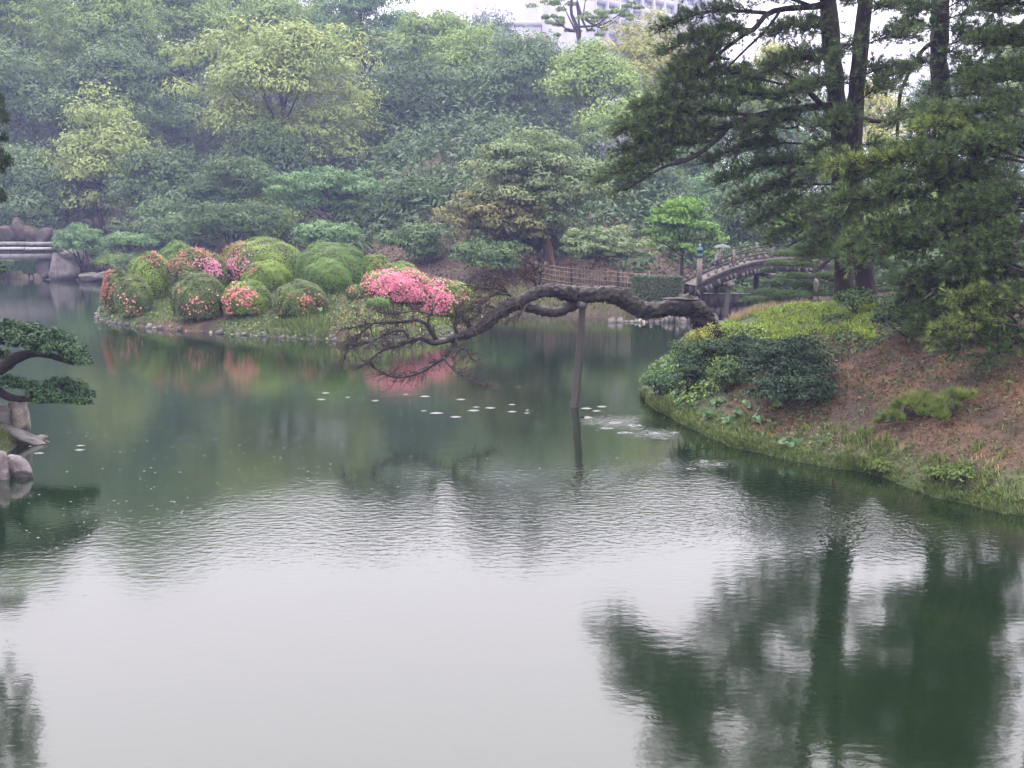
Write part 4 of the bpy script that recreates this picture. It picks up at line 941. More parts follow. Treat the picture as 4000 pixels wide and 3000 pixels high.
def blades(pts, nrm, L, wd, rng, lean=.5, seg=1):
    """grass blades: bent two-quad strips"""
    N = len(pts); L = L * rng.uniform(.55, 1.35, (N, 1)); a = rng.uniform(0, 6.283, N); h = np.stack([np.cos(a), np.sin(a), 0 * a], 1); s = np.stack([-np.sin(a), np.cos(a), 0 * a], 1)
    d1 = unit(nrm * .6 + np.array([0, 0, .7]) + h * lean * rng.uniform(.2, 1, (N, 1))); m = pts + d1 * L * .55; tip = m + unit(d1 + h * lean * 1.3 - np.array([0, 0, .25 * lean])) * L * .5
    w = wd * rng.uniform(.6, 1.3, (N, 1))
    v = np.stack([pts - s * w, pts + s * w, m + s * w * .8, m - s * w * .8, tip], 1).reshape(-1, 3); b = np.arange(N)[:, None] * 5
    return v, [b + np.array([[0, 1, 2, 3]]), b + np.array([[3, 2, 4]])]
def scatter(which, xr, yr, n, rng, keep=None):
    ps, ns = [], []
    x = rng.uniform(*xr, n); y = rng.uniform(*yr, n)
    for a, b in zip(x, y):
        l, nn = drop(a, b, which)
        if l is None or l[2] < .03: continue
        ps.append(l); ns.append(nn)
    ps, ns = np.array(ps), np.array(ns)
    if keep is not None:
        k = keep(ps); ps, ns = ps[k], ns[k]
    return ps, ns
def stuff_leaves(name, which, xr, yr, n, size, mat, seed, keep=None, lift=.03, up=.9):
    rng = rng_of(seed); p, nn = scatter(which, xr, yr, n, rng, keep)
    p = p + nn * rng.uniform(.003, lift, (len(p), 1)); g = leaf_geo(p, nn * up + rng.normal(0, .45, p.shape), size, rng, .7, .1)
    return top(name, g, M[mat], 'stuff', tint=rng.uniform(0, 1, len(p)))
def stuff_grass(name, which, xr, yr, n, L, wd, mat, seed, keep=None, lean=.5, clump=0):
    rng = rng_of(seed); p, nn = scatter(which, xr, yr, n, rng, keep)
    if clump:
        k = rng.integers(3, clump, len(p)); p = np.repeat(p, k, 0) + rng.normal(0, .025, (k.sum(), 3)) * np.array([1, 1, .1]); nn = np.repeat(nn, k, 0)
    g = blades(p, nn, L, wd, rng, lean); t = np.clip(rng.normal(.5, .25, len(p)), 0, 1)
    return top(name, g, M[mat], 'stuff', tint=np.concatenate([t, t]))
def isl_px(p):                                           # photo column of world points
    return 2000 + p[:, 0] / (p[:, 1] * math.cos(TH) + (CH - p[:, 2]) * math.sin(TH)) * F
stuff_grass('grass', 'island', (-17.5, 0), (39, 52), 15000, .12, .012, 'grass', 82, lambda p: (sines(p[:, 0], p[:, 1], 12, 1.1) > -.6), clump=5)
stuff_leaves('ground_cover', 'island', (-17.5, 0), (39, 52), 7000, .10, 'leaf_mid', 83, lambda p: sines(p[:, 0], p[:, 1], 12, 1.1) > -.2)
stuff_grass('tall_grass', 'island', (-9.5, -4.2), (39.6, 42), 1300, .32, .011, 'grass', 84, lambda p: (isl_px(p) > 1010) & (isl_px(p) < 1290) & (p[:, 2] < .55), .45, 5)
stuff_grass('tall_grass', 'island', (-6, 0), (39.5, 48), 900, .22, .012, 'grass_lush', 85, lambda p: (isl_px(p) > 1290) & (p[:, 2] < .8), .7, 4)
stuff_leaves('dead_stems', 'island', (-7, -3), (39.8, 44), 700, .10, 'dry_leaf', 86, lambda p: isl_px(p) > 1290, .25, .4)
def leafy_plant(px, py, which, nl, size, seed, label, mat='leaf_butterbur', name='broadleaf_plant', group='broad-leaved plants at the waterside', hgt=.3):
    b = hit(px, py, which)
    if b is None: return
    rng = rng_of(seed); rt = root(name, b, label, 'plant', group)
    sg_ = []
    for k in range(nl):
        a = rng.uniform(0, 6.283); rr = rng.uniform(.3, 1) * size * 1.6; c = b + np.array([math.cos(a) * rr, math.sin(a) * rr, hgt * rng.uniform(.4, 1.1)])
        sg_.append(tube([b, (b + c) / 2 + [0, 0, .04], c], [.008, .006, .004], 4))
        o_ = np.array([math.cos(a), math.sin(a), .15]); nrm = unit(np.array([math.cos(a) * .8, math.sin(a) * .8 - .5, 1]) + rng.normal(0, .35, 3)); u = unit(o_ - nrm * (o_ @ nrm)); w = np.cross(nrm, u); L = size * rng.uniform(.7, 1.25)
        rim = [(.0, 0), (-.28, .32), (-.1, .55), (.3, .56), (.72, .36), (1.0, 0), (.72, -.36), (.3, -.56), (-.1, -.55), (-.28, -.32)]
        v = np.array([c + u * L * x + w * L * y - nrm * L * (.16 * (x - .3) ** 2 - .10 * abs(y)) for x, y in rim] + [c + u * L * .3 - nrm * L * .06])
        m_ = len(rim); f = np.array([[j, (j + 1) % m_, m_] for j in range(m_)])
        part('leaf', (v, [f]), M[mat], rt, np.full(m_, rng.uniform(0, 1)), smooth=True)
    part('stems', join(*sg_), M['leaf_butterbur'], rt, np.full(sum(len(f) for g in sg_ for f in g[1]), .2))
leafy_plant(1108, 1235, 'island', 6, .12, 90, 'pale broad-leaved plant at the left foot of the dull front azalea')
leafy_plant(1250, 1238, 'island', 6, .12, 91, 'pale broad-leaved plant at the right foot of the dull front azalea')
leafy_plant(400, 1222, 'island', 9, .14, 92, 'broad-leaved dark plant at the leftmost tip of the island')
leafy_plant(430, 1215, 'island', 8, .13, 93, 'broad-leaved plant in front of the coral-red azalea')

# ------------------------------------------------------------------ bare leaning pine over the water and its prop
def PP(pts, D0, D1):
    n = len(pts); return [P(x, y, D0 + (D1 - D0) * k / max(n - 1, 1)) for k, (x, y) in enumerate(pts)]
def leaning_tree():
    rng = rng_of(111); hb = hit(2762, 1345, 'bank'); DB = float(hb[1]) - .05; b0 = P(2772, 1330, DB); rt = root('leaning_pine', b0, 'bare gnarled old pine leaning far out over the water', 'tree')
    def tb(name, pts, rpx, D0, D1, n=40, sides=12, rough=.10, mat='bark_old', parent=None):
        rpx = [.86 * k for k in rpx]; q = resample(np.array(PP(pts, D0, D1)), n); u_ = np.linspace(0, 1, n); r = np.interp(u_, np.linspace(0, 1, len(rpx)), rpx) * mpp((D0 + D1) / 2)
        for _ in range(n // 9): r = r * (1 + rng.uniform(-.07, .12) * np.exp(-((u_ - rng.uniform(0, 1)) / rng.uniform(.008, .025)) ** 2))
        q = q + rng.normal(0, .005, q.shape) * min(1, r.mean() / .1)
        return part(name, tube(q, r, sides, rough, rng, ridge=.055 if sides > 10 else 0), M[mat], parent or rt, smooth=True), q, r
    trunk, qt, rtk = tb('trunk', [(2785, 1345), (2762, 1290), (2735, 1228), (2690, 1196), (2610, 1203), (2530, 1214), (2475, 1196), (2425, 1163), (2365, 1150), (2290, 1152), (2225, 1146), (2170, 1136), (2110, 1139), (2055, 1166), (2000, 1190), (1940, 1226), (1870, 1284), (1800, 1312), (1755, 1326)],
                        [66, 56, 50, 42, 37, 36, 38, 37, 36, 38, 36, 30, 26, 24, 30, 27, 24, 19, 15], DB, 25.0, 190, 30, .10)
    tb('branch', [(2290, 1165), (2235, 1190), (2185, 1217), (2125, 1217), (2065, 1203), (2005, 1192)], [26, 27, 22, 22, 20, 16], 26.3, 25.7, 40, 14, .1)
    br = [  # pixel path, pixel radii, distances
        ([(1765, 1322), (1712, 1332), (1690, 1300), (1672, 1262), (1690, 1205)], [13, 13, 10, 7, 3], 25.1, 24.8),
        ([(1760, 1326), (1690, 1340), (1650, 1322), (1608, 1330), (1555, 1352), (1492, 1370), (1440, 1412), (1388, 1440)], [14, 15, 11, 9, 7, 6, 4, 2], 25.0, 24.2),
        ([(1680, 1275), (1630, 1250), (1570, 1258), (1462, 1262), (1400, 1276), (1290, 1293)], [9, 8, 8, 6, 4, 2], 25.0, 24.4),
        ([(1462, 1258), (1400, 1310), (1362, 1350), (1346, 1400), (1338, 1432)], [5, 5, 4, 3, 1.5], 24.6, 24.2),
        ([(1792, 1312), (1775, 1275), (1783, 1232), (1772, 1195)], [8, 7, 5, 2], 25.1, 25.0),
        ([(1785, 1318), (1745, 1386), (1692, 1424), (1640, 1455), (1560, 1475), (1490, 1456), (1438, 1414)], [11, 10, 8, 7, 5, 4, 2], 25.1, 24.4),
        ([(1782, 1330), (1792, 1362), (1768, 1400)], [9, 8, 6], 25.0, 24.7),
        ([(1785, 1372), (1815, 1362), (1842, 1398), (1878, 1420)], [6, 5, 4, 1.5], 24.8, 24.6),
        ([(1730, 1398), (1780, 1450), (1860, 1495), (1925, 1512)], [5, 4, 3, 1], 24.7, 24.3),
        ([(2010, 1172), (1960, 1132), (1890, 1126), (1800, 1110)], [8, 6, 4, 2], 25.8, 25.2),
        ([(1990, 1150), (1930, 1152), (1870, 1190), (1800, 1232)], [6, 5, 3, 1.5], 25.6, 25.0),
        ([(1960, 1215), (1900, 1196), (1850, 1245), (1790, 1262)], [5, 4, 3, 1.5], 25.5, 25.0),
        ([(2100, 1128), (2082, 1095), (2040, 1082), (2075, 1055), (2125, 1036)], [6, 5, 4, 3, 1.5], 25.9, 25.5),
        ([(2040, 1085), (1985, 1095), (1930, 1080), (1850, 1075)], [4, 3, 2, 1], 25.7, 25.3),
        ([(2105, 1120), (2110, 1070), (2070, 1030), (2050, 1005)], [5, 4, 3, 1.5], 25.9, 25.8),
        ([(1840, 1300), (1830, 1262), (1836, 1240)], [11, 10, 7], 25.3, 25.2),
        ([(2060, 1190), (2030, 1225), (1975, 1250)], [5, 4, 2], 25.5, 25.2),
        ([(1600, 1330), (1570, 1290), (1500, 1310), (1420, 1345), (1330, 1352)], [5, 5, 4, 3, 1], 24.9, 24.3),
        ([(1690, 1230), (1620, 1215), (1540, 1225), (1470, 1215)], [5, 4, 3, 1], 25.0, 24.6),
    ]
    tw, lf = [], []
    for pts, rp, d0, d1 in br:
        o, q, r = tb('branch', pts, rp, d0, d1, 26, 8, .12, 'bark_old')
        ln = sum(np.linalg.norm(np.diff(q, axis=0), axis=1)); K = int(ln * 34)
        for k in range(K):
            i = int(rng.uniform(.22, 1) * (len(q) - 2)); s = q[i]; t = unit(q[i + 1] - q[i]); d = unit(t * .7 + rng.normal(0, .6, 3) + np.array([0, 0, .05])); L = rng.uniform(.10, .42)
            m = s + d * L * .5 + rng.normal(0, .02, 3); e = m + unit(d + rng.normal(0, .4, 3)) * L * .5
            tw.append(tube([s, m, e], [.009, .007, .004], 3, cap=False))
            for j in range(4):
                a = s + (e - s) * rng.uniform(.3, 1); f = a + unit(d + rng.normal(0, .7, 3)) * rng.uniform(.05, .16); tw.append(tube([a, f], [.0055, .0032], 3, cap=False))
                if pts[0][1] < 1240 and pts[0][0] > 1900: lf.append(f)
    part('twigs', join(*tw), M['twig'], rt, kind='stuff')
    lf = np.array(lf); lf = lf[::2] + rng.normal(0, .03, (len(lf[::2]), 3)); part('dry_leaves', leaf_geo(lf, rng.normal(size=lf.shape), .05, rng), M['dry_leaf'], rt, rng.uniform(0, 1, len(lf)), kind='stuff')
    # broken stubs and lifted bark along the top
    for px, py, w in ((2388, 1122, 30), (2275, 1128, 36), (2640, 1168, 60), (2690, 1172, 40), (2150, 1116, 26)):
        c = P(px, py, 26.6); part('bark_flake', rock(c, (w * mpp(26.6), .09, .035), int(px), 2, .3, 5), M['bark_old'], rt)
    return rt
leaning_tree()
def prop():
    rng = rng_of(112); t_, b_ = P(2276, 1190, 26.0), G(2243, 1590); b_[2] = 0; rt = root('support_post', b_, 'timber prop standing in the water under the leaning pine', 'post')
    dirn = unit(t_ - b_); part('post', limb([b_ - dirn * .7, (b_ + t_) / 2 + [.02, 0, 0], t_], .088, .068, 26, 12, .06, rng), M['timber'], rt, smooth=True)
    c = P(2272, 1192, 26.0); part('cross_log', limb([c + [-.10, .38, .02], c + [.03, -.30, .0]], .075, .07, 10, 12, .06, rng), M['timber'], rt, smooth=True)
prop()

# ------------------------------------------------------------------ pines on the right bank
def needles(tp, td, rng, n=14, L=.115, w=.008, spread=.75):
    N = len(tp); p = np.repeat(tp, n, 0); d = unit(np.repeat(unit(td), n, 0) + unit(rng.normal(size=(N * n, 3))) * spread)
    s = unit(np.cross(d, rng.normal(size=(N * n, 3)))) * w * .5; LL = L * rng.uniform(.7, 1.25, (N * n, 1))
    v = np.stack([p - s, p + s, p + d * LL], 1).reshape(-1, 3)
    t = np.clip(np.repeat(rng.normal(.45, .24, N), n) + rng.normal(0, .08, N * n), 0, 1)
    return (v, [np.arange(3 * N * n).reshape(-1, 3)]), t
def pine_pad(axis, width, rng, dens=1.0, sc=1.0, n=14, up=.3, w=.008, thick=.5):
    """one bough: side twigs along the axis, tufts of needles on each"""
    q = resample(np.array(axis), 30); ln = np.linalg.norm(np.diff(q, axis=0), axis=1).sum(); K = max(8, int(dens * ln * width * 130))
    u = rng.uniform(.12, 1.0, K) ** .85; i = np.minimum((u * 28).astype(int), 28); s = q[i] + rng.normal(0, .04, (K, 3)); t = unit(q[i + 1] - q[i])
    side = unit(np.cross(t, np.array([0, 0, 1.0]))) * rng.choice([-1, 1], K)[:, None]
    d = unit(t * rng.uniform(.2, .9, (K, 1)) + side * rng.uniform(.1, 1.0, (K, 1)) + rng.normal(0, .35, (K, 3)) * np.array([1, 1, thick * 2]) + np.array([0, 0, up * .6]))
    L = width * rng.uniform(.35, 1.05, K) * (1.1 - .35 * u); tw, tp, td = [], [], []
    for k in range(K):
        e = s[k] + d[k] * L[k] + np.array([0, 0, -.08 * L[k]]); tw.append(tube([s[k], e], [.009 * sc, .003 * sc], 3, cap=False))
        m = max(2, int(L[k] / (.075 * sc))); f = rng.uniform(.3, 1, m)[:, None]; f[0] = 1; tp.append(s[k] + (e - s[k]) * f + rng.normal(0, .015, (m, 3))); td.append(np.tile(d[k], (m, 1)) + np.array([0, 0, up]) + rng.normal(0, .3, (m, 3)))
    g, tt = needles(np.concatenate(tp), np.concatenate(td), rng, n, .115 * sc, w)
    return join(*tw), g, tt, tp
def pine(name, label, trunk_pts, rpx, Dm, boughs, seed, mat='needle', group=None, dens=1.0, sc=1.0, base=None, n=14, bark='bark_pine', candles=0, w=.008, limbs=()):
    rng = rng_of(seed); tr = np.array(trunk_pts); rt = root(name, tr[0], label, 'pine tree', group); q = resample(tr, 50)
    r = np.interp(np.linspace(0, 1, 50), np.linspace(0, 1, len(rpx)), rpx) * mpp(Dm); r[:3] *= [1.5, 1.25, 1.1]
    part('trunk', tube(q, r, 16, .07, rng), M[bark], rt, smooth=True)
    for pts, w0, w1, dd0, dd1 in limbs:
        lq = resample(np.array(PP(pts, Dm + dd0, Dm + dd1)), 40); q = np.concatenate([q, lq[3:]])
        part('limb', tube(lq, np.linspace(w0, w1, 40) * mpp(Dm), 10, .08, rng), M[bark], rt, smooth=True)
    for px0, py0, px1, py1, wpx, dd0, dd1, *om in boughs:
        a = P(px0, py0, Dm + dd0); e = P(px1, py1, Dm + dd1); s = q[np.argmin(np.linalg.norm(q - a, axis=1) + .8 * np.maximum(q[:, 2] - a[2] - .6, 0))]
        m = (a + e) / 2 + np.array([0, 0, .08 * np.linalg.norm(e - a)]); path = [a, m, e] if np.linalg.norm(s - a) < .15 else [s, (s + a) / 2 + np.array([0, 0, .1]), a, m, e]
        rb = min(.045, .012 + .013 * np.linalg.norm(e - s)); o = part('branch', limb(path, rb, .008, 18, 7, .06, rng), M[bark], rt, smooth=True)
        twg, g, tt, tp = pine_pad([a, m, e], wpx * mpp(Dm), rng, dens, sc, n, w=w)
        part('twigs', twg, M['twig'], o, kind='stuff'); part('needles', g, M[om[0] if om else mat], o, tt, kind='stuff')
        if candles:
            pts = np.concatenate(tp); pts = pts[rng.permutation(len(pts))[:candles]]
            part('candles', join(*[tube([c, c + np.array([rng.normal(0, .008), rng.normal(0, .008), rng.uniform(.04, .09)])], [.007, .004], 4) for c in pts]), M['candle'], o, np.repeat(rng.uniform(0, 1, len(pts)), 4 + 8)[:len(pts) * 12] if False else None, kind='stuff')
    return rt, q
def bank_base(px, py, D): 
    c = P(px, py, D); l, _ = drop(c[0], c[1], 'bank'); return l if l is not None else c
PG = 'tall pines on the right bank'
b1 = bank_base(3305, 1185, 27.6) - [0, 0, .15]
T1 = [b1, P(3292, 1000, 27.5), P(3285, 800, 27.4), P(3280, 560, 27.3), P(3262, 330, 27.2), P(3240, 100, 27.1), P(3225, -200, 27), P(3215, -700, 26.9), P(3180, -1300, 26.8), P(3200, -1900, 26.8)]
A_b = [(3172, 25, 2560, -60, 95, -.3, -1.6), (2990, 50, 2555, 120, 75, -.6, -1.4), (2950, 110, 2570, 215, 85, -.5, -1.2), (2880, 160, 2600, 300, 80, -.5, -1.0), (3060, 330, 2580, 330, 85, .2, -1.4),
       (3100, 400, 2440, 430, 95, 0, -1.6), (2960, 452, 2400, 520, 100, -.5, -1.8), (2850, 495, 2410, 600, 95, -.8, -1.5), (2790, 550, 2420, 665, 80, -.9, -1.4), (2690, 620, 2320, 715, 75, -1.0, -1.6), (2580, 660, 2380, 768, 60, -1.2, -1.5),
       (3100, 500, 2700, 545, 80, .3, -.5), (3120, 560, 2740, 640, 80, .3, -.4), (3200, 640, 2800, 715, 90, .3, -.5), (3240, 720, 2860, 800, 95, .2, -.7), (3240, 790, 2930, 880, 90, .2, -.6), (3250, 850, 3000, 950, 80, .2, -.5),
       (3200, 110, 3010, 130, 100, -.2, -.9), (3240, 230, 2990, 270, 110, -.2, -.9), (3250, 330, 3030, 390, 100, -.2, -.8), (3180, 470, 2900, 520, 90, -.2, -.9), (3230, -150, 2620, -220, 110, -.2, -1.2), (3220, -350, 2700, -480, 120, -.2, -1.0), (3215, -600, 2800, -700, 120, 0, -.8), (3215, -600, 3600, -760, 120, .2, .8), (3200, -1000, 2850, -1080, 120, 0, -.5), (3200, -1000, 3560, -1080, 120, 0, .5), (3190, -1400, 2950, -1480, 120, 0, 0), (3190, -1400, 3480, -1500, 110, 0, .3), (3245, 60, 3170, 120, 80, -.4, -.8), (3255, 180, 3190, 260, 80, -.4, -.8), (3270, 560, 3170, 600, 80, -.4, -.9), (3285, 880, 3200, 960, 75, -.4, -.9), (3290, 960, 3130, 1010, 75, -.3, -.9), (3240, 0, 3060, -40, 90, -.2, -.8), (2950, 120, 2760, 160, 80, -.8, -1.2), (2850, 230, 2660, 270, 80, -.9, -1.2), (3200, -1800, 3100, -1950, 100, 0, 0)]
pine('pine_tree', 'tallest pine with boughs sweeping left over the water and bridge', T1, [38, 34, 33, 34, 34, 33, 31, 28, 20, 8], 27.3, A_b, 401, 'needle_dark', PG, 1.35, 1.1, n=10, w=.012,
     limbs=[([(3275, 410), (3100, 425), (2948, 455), (2847, 494), (2797, 548), (2695, 620), (2581, 658), (2440, 745)], 15, 4, -.1, -1.6), ([(3245, 15), (3172, 25), (3045, 38), (2990, 62), (2948, 110), (2877, 156), (2760, 250), (2690, 300)], 14, 4, -.2, -1.2),
            ([(3045, 46), (2990, 118), (2877, 228), (2790, 320)], 6, 3, -.6, -1.1), ([(3280, 470), (3195, 395), (3120, 320), (3000, 250)], 14, 5, 0, -.7), ([(3290, 600), (3180, 640), (3050, 700), (2900, 760)], 11, 4, 0, -.7), ([(3290, 860), (3200, 900), (3080, 960)], 7, 3, 0, -.6)])
V_b = None
b2 = bank_base(3388, 1200, 26.6) - [0, 0, .15]
T2 = [b2, P(3378, 1080, 26.6), P(3345, 900, 26.6), P(3335, 700, 26.6), P(3338, 480, 26.6), P(3352, 280, 26.6), P(3372, 80, 26.6), P(3392, -150, 26.6), P(3420, -700, 26.6), P(3440, -1300, 26.6)]
B_b = [(3360, 180, 3590, 140, 85, -.3, -.9), (3350, 300, 3560, 265, 80, -.3, -1.0), (3340, 330, 3120, 350, 80, -.4, -1.2), (3340, 400, 3500, 330, 70, -.4, -1.1), (3340, 560, 3500, 615, 80, -.3, -1.0), (3340, 620, 3160, 680, 80, -.4, -1.2), (3350, 700, 3520, 700, 80, -.3, -1.0), (3345, 780, 3130, 850, 80, -.5, -1.4), (3350, 840, 3170, 930, 70, -.5, -1.4), (3345, 480, 3170, 500, 80, -.4, -1.2), (3390, -60, 3620, -140, 90, -.2, -.8), (3390, -60, 3270, -60, 60, -.2, -.8), (3400, -350, 3640, -420, 100, -.2, -.8), (3420, -650, 3680, -760, 100, -.2, -.6), (3430, -1000, 3640, -1080, 100, 0, 0), (3435, -1250, 3330, -1330, 90, 0, 0),
       (3385, 60, 3500, 15, 75, -.3, -.8), (3390, -20, 3300, 20, 70, -.4, -1.0), (3360, 240, 3460, 310, 75, -.3, -.9), (3360, 160, 3270, 230, 75, -.4, -1.0), (3345, 420, 3260, 500, 75, -.5, -1.0), (3340, 620, 3240, 680, 75, -.5, -1.1), (3345, 760, 3440, 830, 75, -.4, -1.0), (3370, 950, 3250, 1000, 70, -.5, -1.0), (3380, 1000, 3470, 1050, 70, -.4, -.9)]
pine('pine_tree', 'dark pine trunk close on the right of the tallest pine, ivy at its foot', T2, [40, 36, 33, 33, 32, 30, 28, 26, 20, 8], 26.6, B_b, 402, 'needle_dark', PG, 1.25, 1.1, n=9, w=.0125, limbs=[([(3345, 460), (3440, 474), (3560, 455), (3680, 430)], 10, 6, 0, .6)])
b3 = bank_base(3735, 1120, 29) - [0, 0, .15]
T3 = [b3, P(3725, 900, 29), P(3705, 600, 29), P(3688, 430, 29), P(3668, 250, 29), P(3672, 60, 29), P(3690, -150, 29), P(3720, -700, 29), P(3740, -1200, 29)]
C_b = [(3670, 60, 3460, 15, 80, -.2, -.8), (3670, 110, 3480, 130, 80, -.2, -.9), (3670, 230, 3470, 330, 80, -.3, -1.0), (3680, 80, 3960, 40, 90, -.3, -1.0), (3680, 180, 4020, 140, 100, -.3, -1.2), (3690, 300, 4030, 270, 110, -.3, -1.2), (3690, 380, 4010, 400, 110, -.3, -1.2), (3690, 300, 3880, 330, 90, -.3, -1.4), (3660, 440, 3440, 478, 40, -.2, -.6), (3690, -150, 3980, -180, 110, -.2, -1), (3700, -400, 4000, -450, 110, -.2, -1), (3690, -250, 3520, -320, 90, -.2, -.8), (3670, 20, 3560, 60, 80, -.3, -.8), (3670, 100, 3780, 130, 80, -.4, -.9), (3665, 200, 3760, 240, 80, -.4, -.9), (3670, 320, 3600, 400, 60, -.3, -.8), (3700, 30, 3860, -30, 90, -.3, -.9), (3720, -700, 4000, -760, 110, 0, 0), (3730, -1000, 3900, -1120, 100, 0, 0)]
pine('pine_tree', 'single straight pine trunk standing right of the forked-looking pair', T3, [40, 36, 34, 33, 33, 33, 30, 24, 10], 29, C_b, 403, 'needle', PG, 1.25, 1.1, n=9, w=.0125, limbs=[([(3672, 150), (3610, 190), (3565, 260), (3522, 350), (3508, 450), (3500, 600), (3470, 680)], 9, 4, 0, -.9)])
# nearest pine: its trunk stands outside the picture on the right
bF = bank_base(4330, 1300, 21.5) - [0, 0, .15]
TF = [bF, P(4290, 1000, 21.5), P(4230, 600, 21.4), P(4200, 200, 21.3), P(4230, -300, 21.3), P(4250, -900, 21.3)]
F_b = [(4050, 470, 3590, 470, 110, -.3, -.9), (4080, 520, 3470, 620, 115, -.3, -1.0), (4060, 640, 3260, 690, 110, -.3, -1.2), (4080, 720, 3420, 720, 110, -.2, -.2), (4080, 740, 3240, 850, 110, -.2, -.6), (4080, 830, 3330, 930, 110, -.4, -1.4), (4090, 900, 3420, 1010, 115, -.1, -.3),
       (4080, 1000, 3560, 1120, 110, -.3, -1.2), (4080, 1080, 3500, 1180, 110, -.3, -.9), (4100, 1150, 3620, 1240, 115, -.3, -1.3), (4080, 1230, 3580, 1300, 110, -.3, -1.5), (4100, 1290, 3700, 1380, 100, -.4, -1.6), (4050, 1210, 3750, 1190, 90, -.8, -1.9), (4100, 330, 3760, 330, 110, -.3, -.8), (4100, 200, 3800, 170, 110, -.3, -.8), (4120, 60, 3840, 20, 110, -.3, -.6), (4060, 560, 3780, 560, 110, -.8, -1.6), (4060, 780, 3800, 800, 120, -.8, -1.6), (4060, 930, 3800, 960, 120, -.8, -1.8), (4100, -150, 3900, -250, 110, 0, 0), (4200, -500, 3980, -600, 110, 0, 0), (4050, 1340, 3830, 1420, 80, -.6, -1.6),
       (3800, 700, 3230, 655, 90, -.9, -1.6, 'needle_bright'), (3700, 800, 3250, 800, 95, -.8, -1.5), (3750, 900, 3290, 965, 95, -.9, -1.7), (3700, 960, 3290, 1040, 80, -1.0, -1.8), (3900, 560, 3560, 500, 80, -.9, -1.5, 'needle_bright'), (3980, 1190, 3700, 1165, 70, -1.5, -2.2, 'needle_bright'), (3980, 1270, 3640, 1300, 75, -1.5, -2.3, 'needle_bright'), (4020, 620, 3620, 600, 90, -1.0, -1.9),
       (3900, 700, 3420, 740, 90, -.9, -1.7), (3950, 850, 3560, 900, 100, -1, -1.8), (4000, 1060, 3720, 1060, 100, -1, -1.9), (4000, 980, 3700, 990, 100, -1.2, -2), (3700, 420, 3450, 500, 60, 1.5, .5), (4190, -120, 3760, -230, 120, -.6, -2.6), (4190, -250, 3560, -330, 120, -.4, -2.2), (4190, -350, 3800, -420, 120, -.8, -4.2), (4190, -200, 3980, -330, 120, -1.0, -4.6), (4200, -450, 3640, -560, 120, -.2, -2.8), (4200, -500, 4250, -600, 120, -1.5, -5.0), (4190, -50, 4020, -120, 110, -.8, -3.4), (4200, -300, 4500, -330, 120, -.5, -3.5), (4210, -650, 3900, -800, 120, -.5, -3.0), (3900, 1130, 3480, 1110, 90, -.6, -1.4), (3880, 1230, 3500, 1240, 90, -.2, -1.0)]
pine('pine_tree', 'nearest pine with bright tufted boughs filling the right edge', TF, [80, 70, 60, 55, 45, 25], 21.5, F_b, 404, 'needle', PG, 1.2, 1.0, n=10, candles=14, w=.0115, limbs=[([(4250, 820), (4000, 800), (3800, 830), (3560, 830)], 16, 5, 0, -1.0), ([(4270, 1000), (4050, 930), (3900, 850), (3800, 860)], 16, 5, 0, -1.0), ([(4300, 1050), (4050, 1060), (3850, 1060), (3720, 1110), (3600, 1180)], 14, 4, 0, -1.2), ([(4240, 650), (3950, 560), (3700, 520)], 12, 4, 0, -.8)])

# small pine boughs low on the bank
def low_pine(px, py, w, h, label, seed, nro=16):
    b = hit(px, py, 'bank'); rng = rng_of(seed); rt = root('pine_sapling', b, label, 'pine sapling', 'pine saplings on the bank'); D = b[1]; a, hh = w / 2 * mpp(D), h * mpp(D)
    part('trunk', limb([b - [0, 0, .04], b + [.02, 0, hh * .45]], .02, .008, 6, 6, .05, rng), M['bark_pine'], rt, smooth=True)
    for k in range(nro):
        ang = rng.uniform(0, 6.283); rr = math.sqrt(rng.uniform(.05, 1)); e = b + np.array([math.cos(ang) * a * rr, math.sin(ang) * a * .8 * rr, 0]); l, _ = drop(e[0], e[1], 'bank'); e[2] = (l[2] if l is not None else b[2]) + hh * (.12 + .42 * (1 - rr * rr) + rng.uniform(0, .15))
        s0 = b + np.array([0, 0, hh * .15]); br = limb([s0, (s0 + e) / 2 + [0, 0, -.03], e], .010, .006, 7, 5, .05, rng); o = part('branch', br, M['bark_pine'], rt)
        ax = unit((e - s0) * .4 + np.array([0, -.1, .35])); f = np.linspace(.72, 1, 5)[:, None]; tp = s0 + (e - s0) * f; tp[-1] = e
        g, t = needles(tp, np.tile(ax, (5, 1)), rng, 40, .15, .0095, .95); part('needles', g, M['needle_bright'], o, t, kind='stuff')
        part('candle', tube([e, e + ax * .05, e + ax * .085], [.008, .007, .003], 5), M['candle'], o)
low_pine(3530, 1650, 230, 130, 'bright pine sapling on the reddish bank, leftmost of the two', 411, 24)
low_pine(3720, 1630, 230, 140, 'bright pine sapling on the reddish bank, right of the other', 412, 24)
low_pine(3770, 1340, 240, 170, 'bright tufted pine sapling under the near pine boughs', 413, 18)

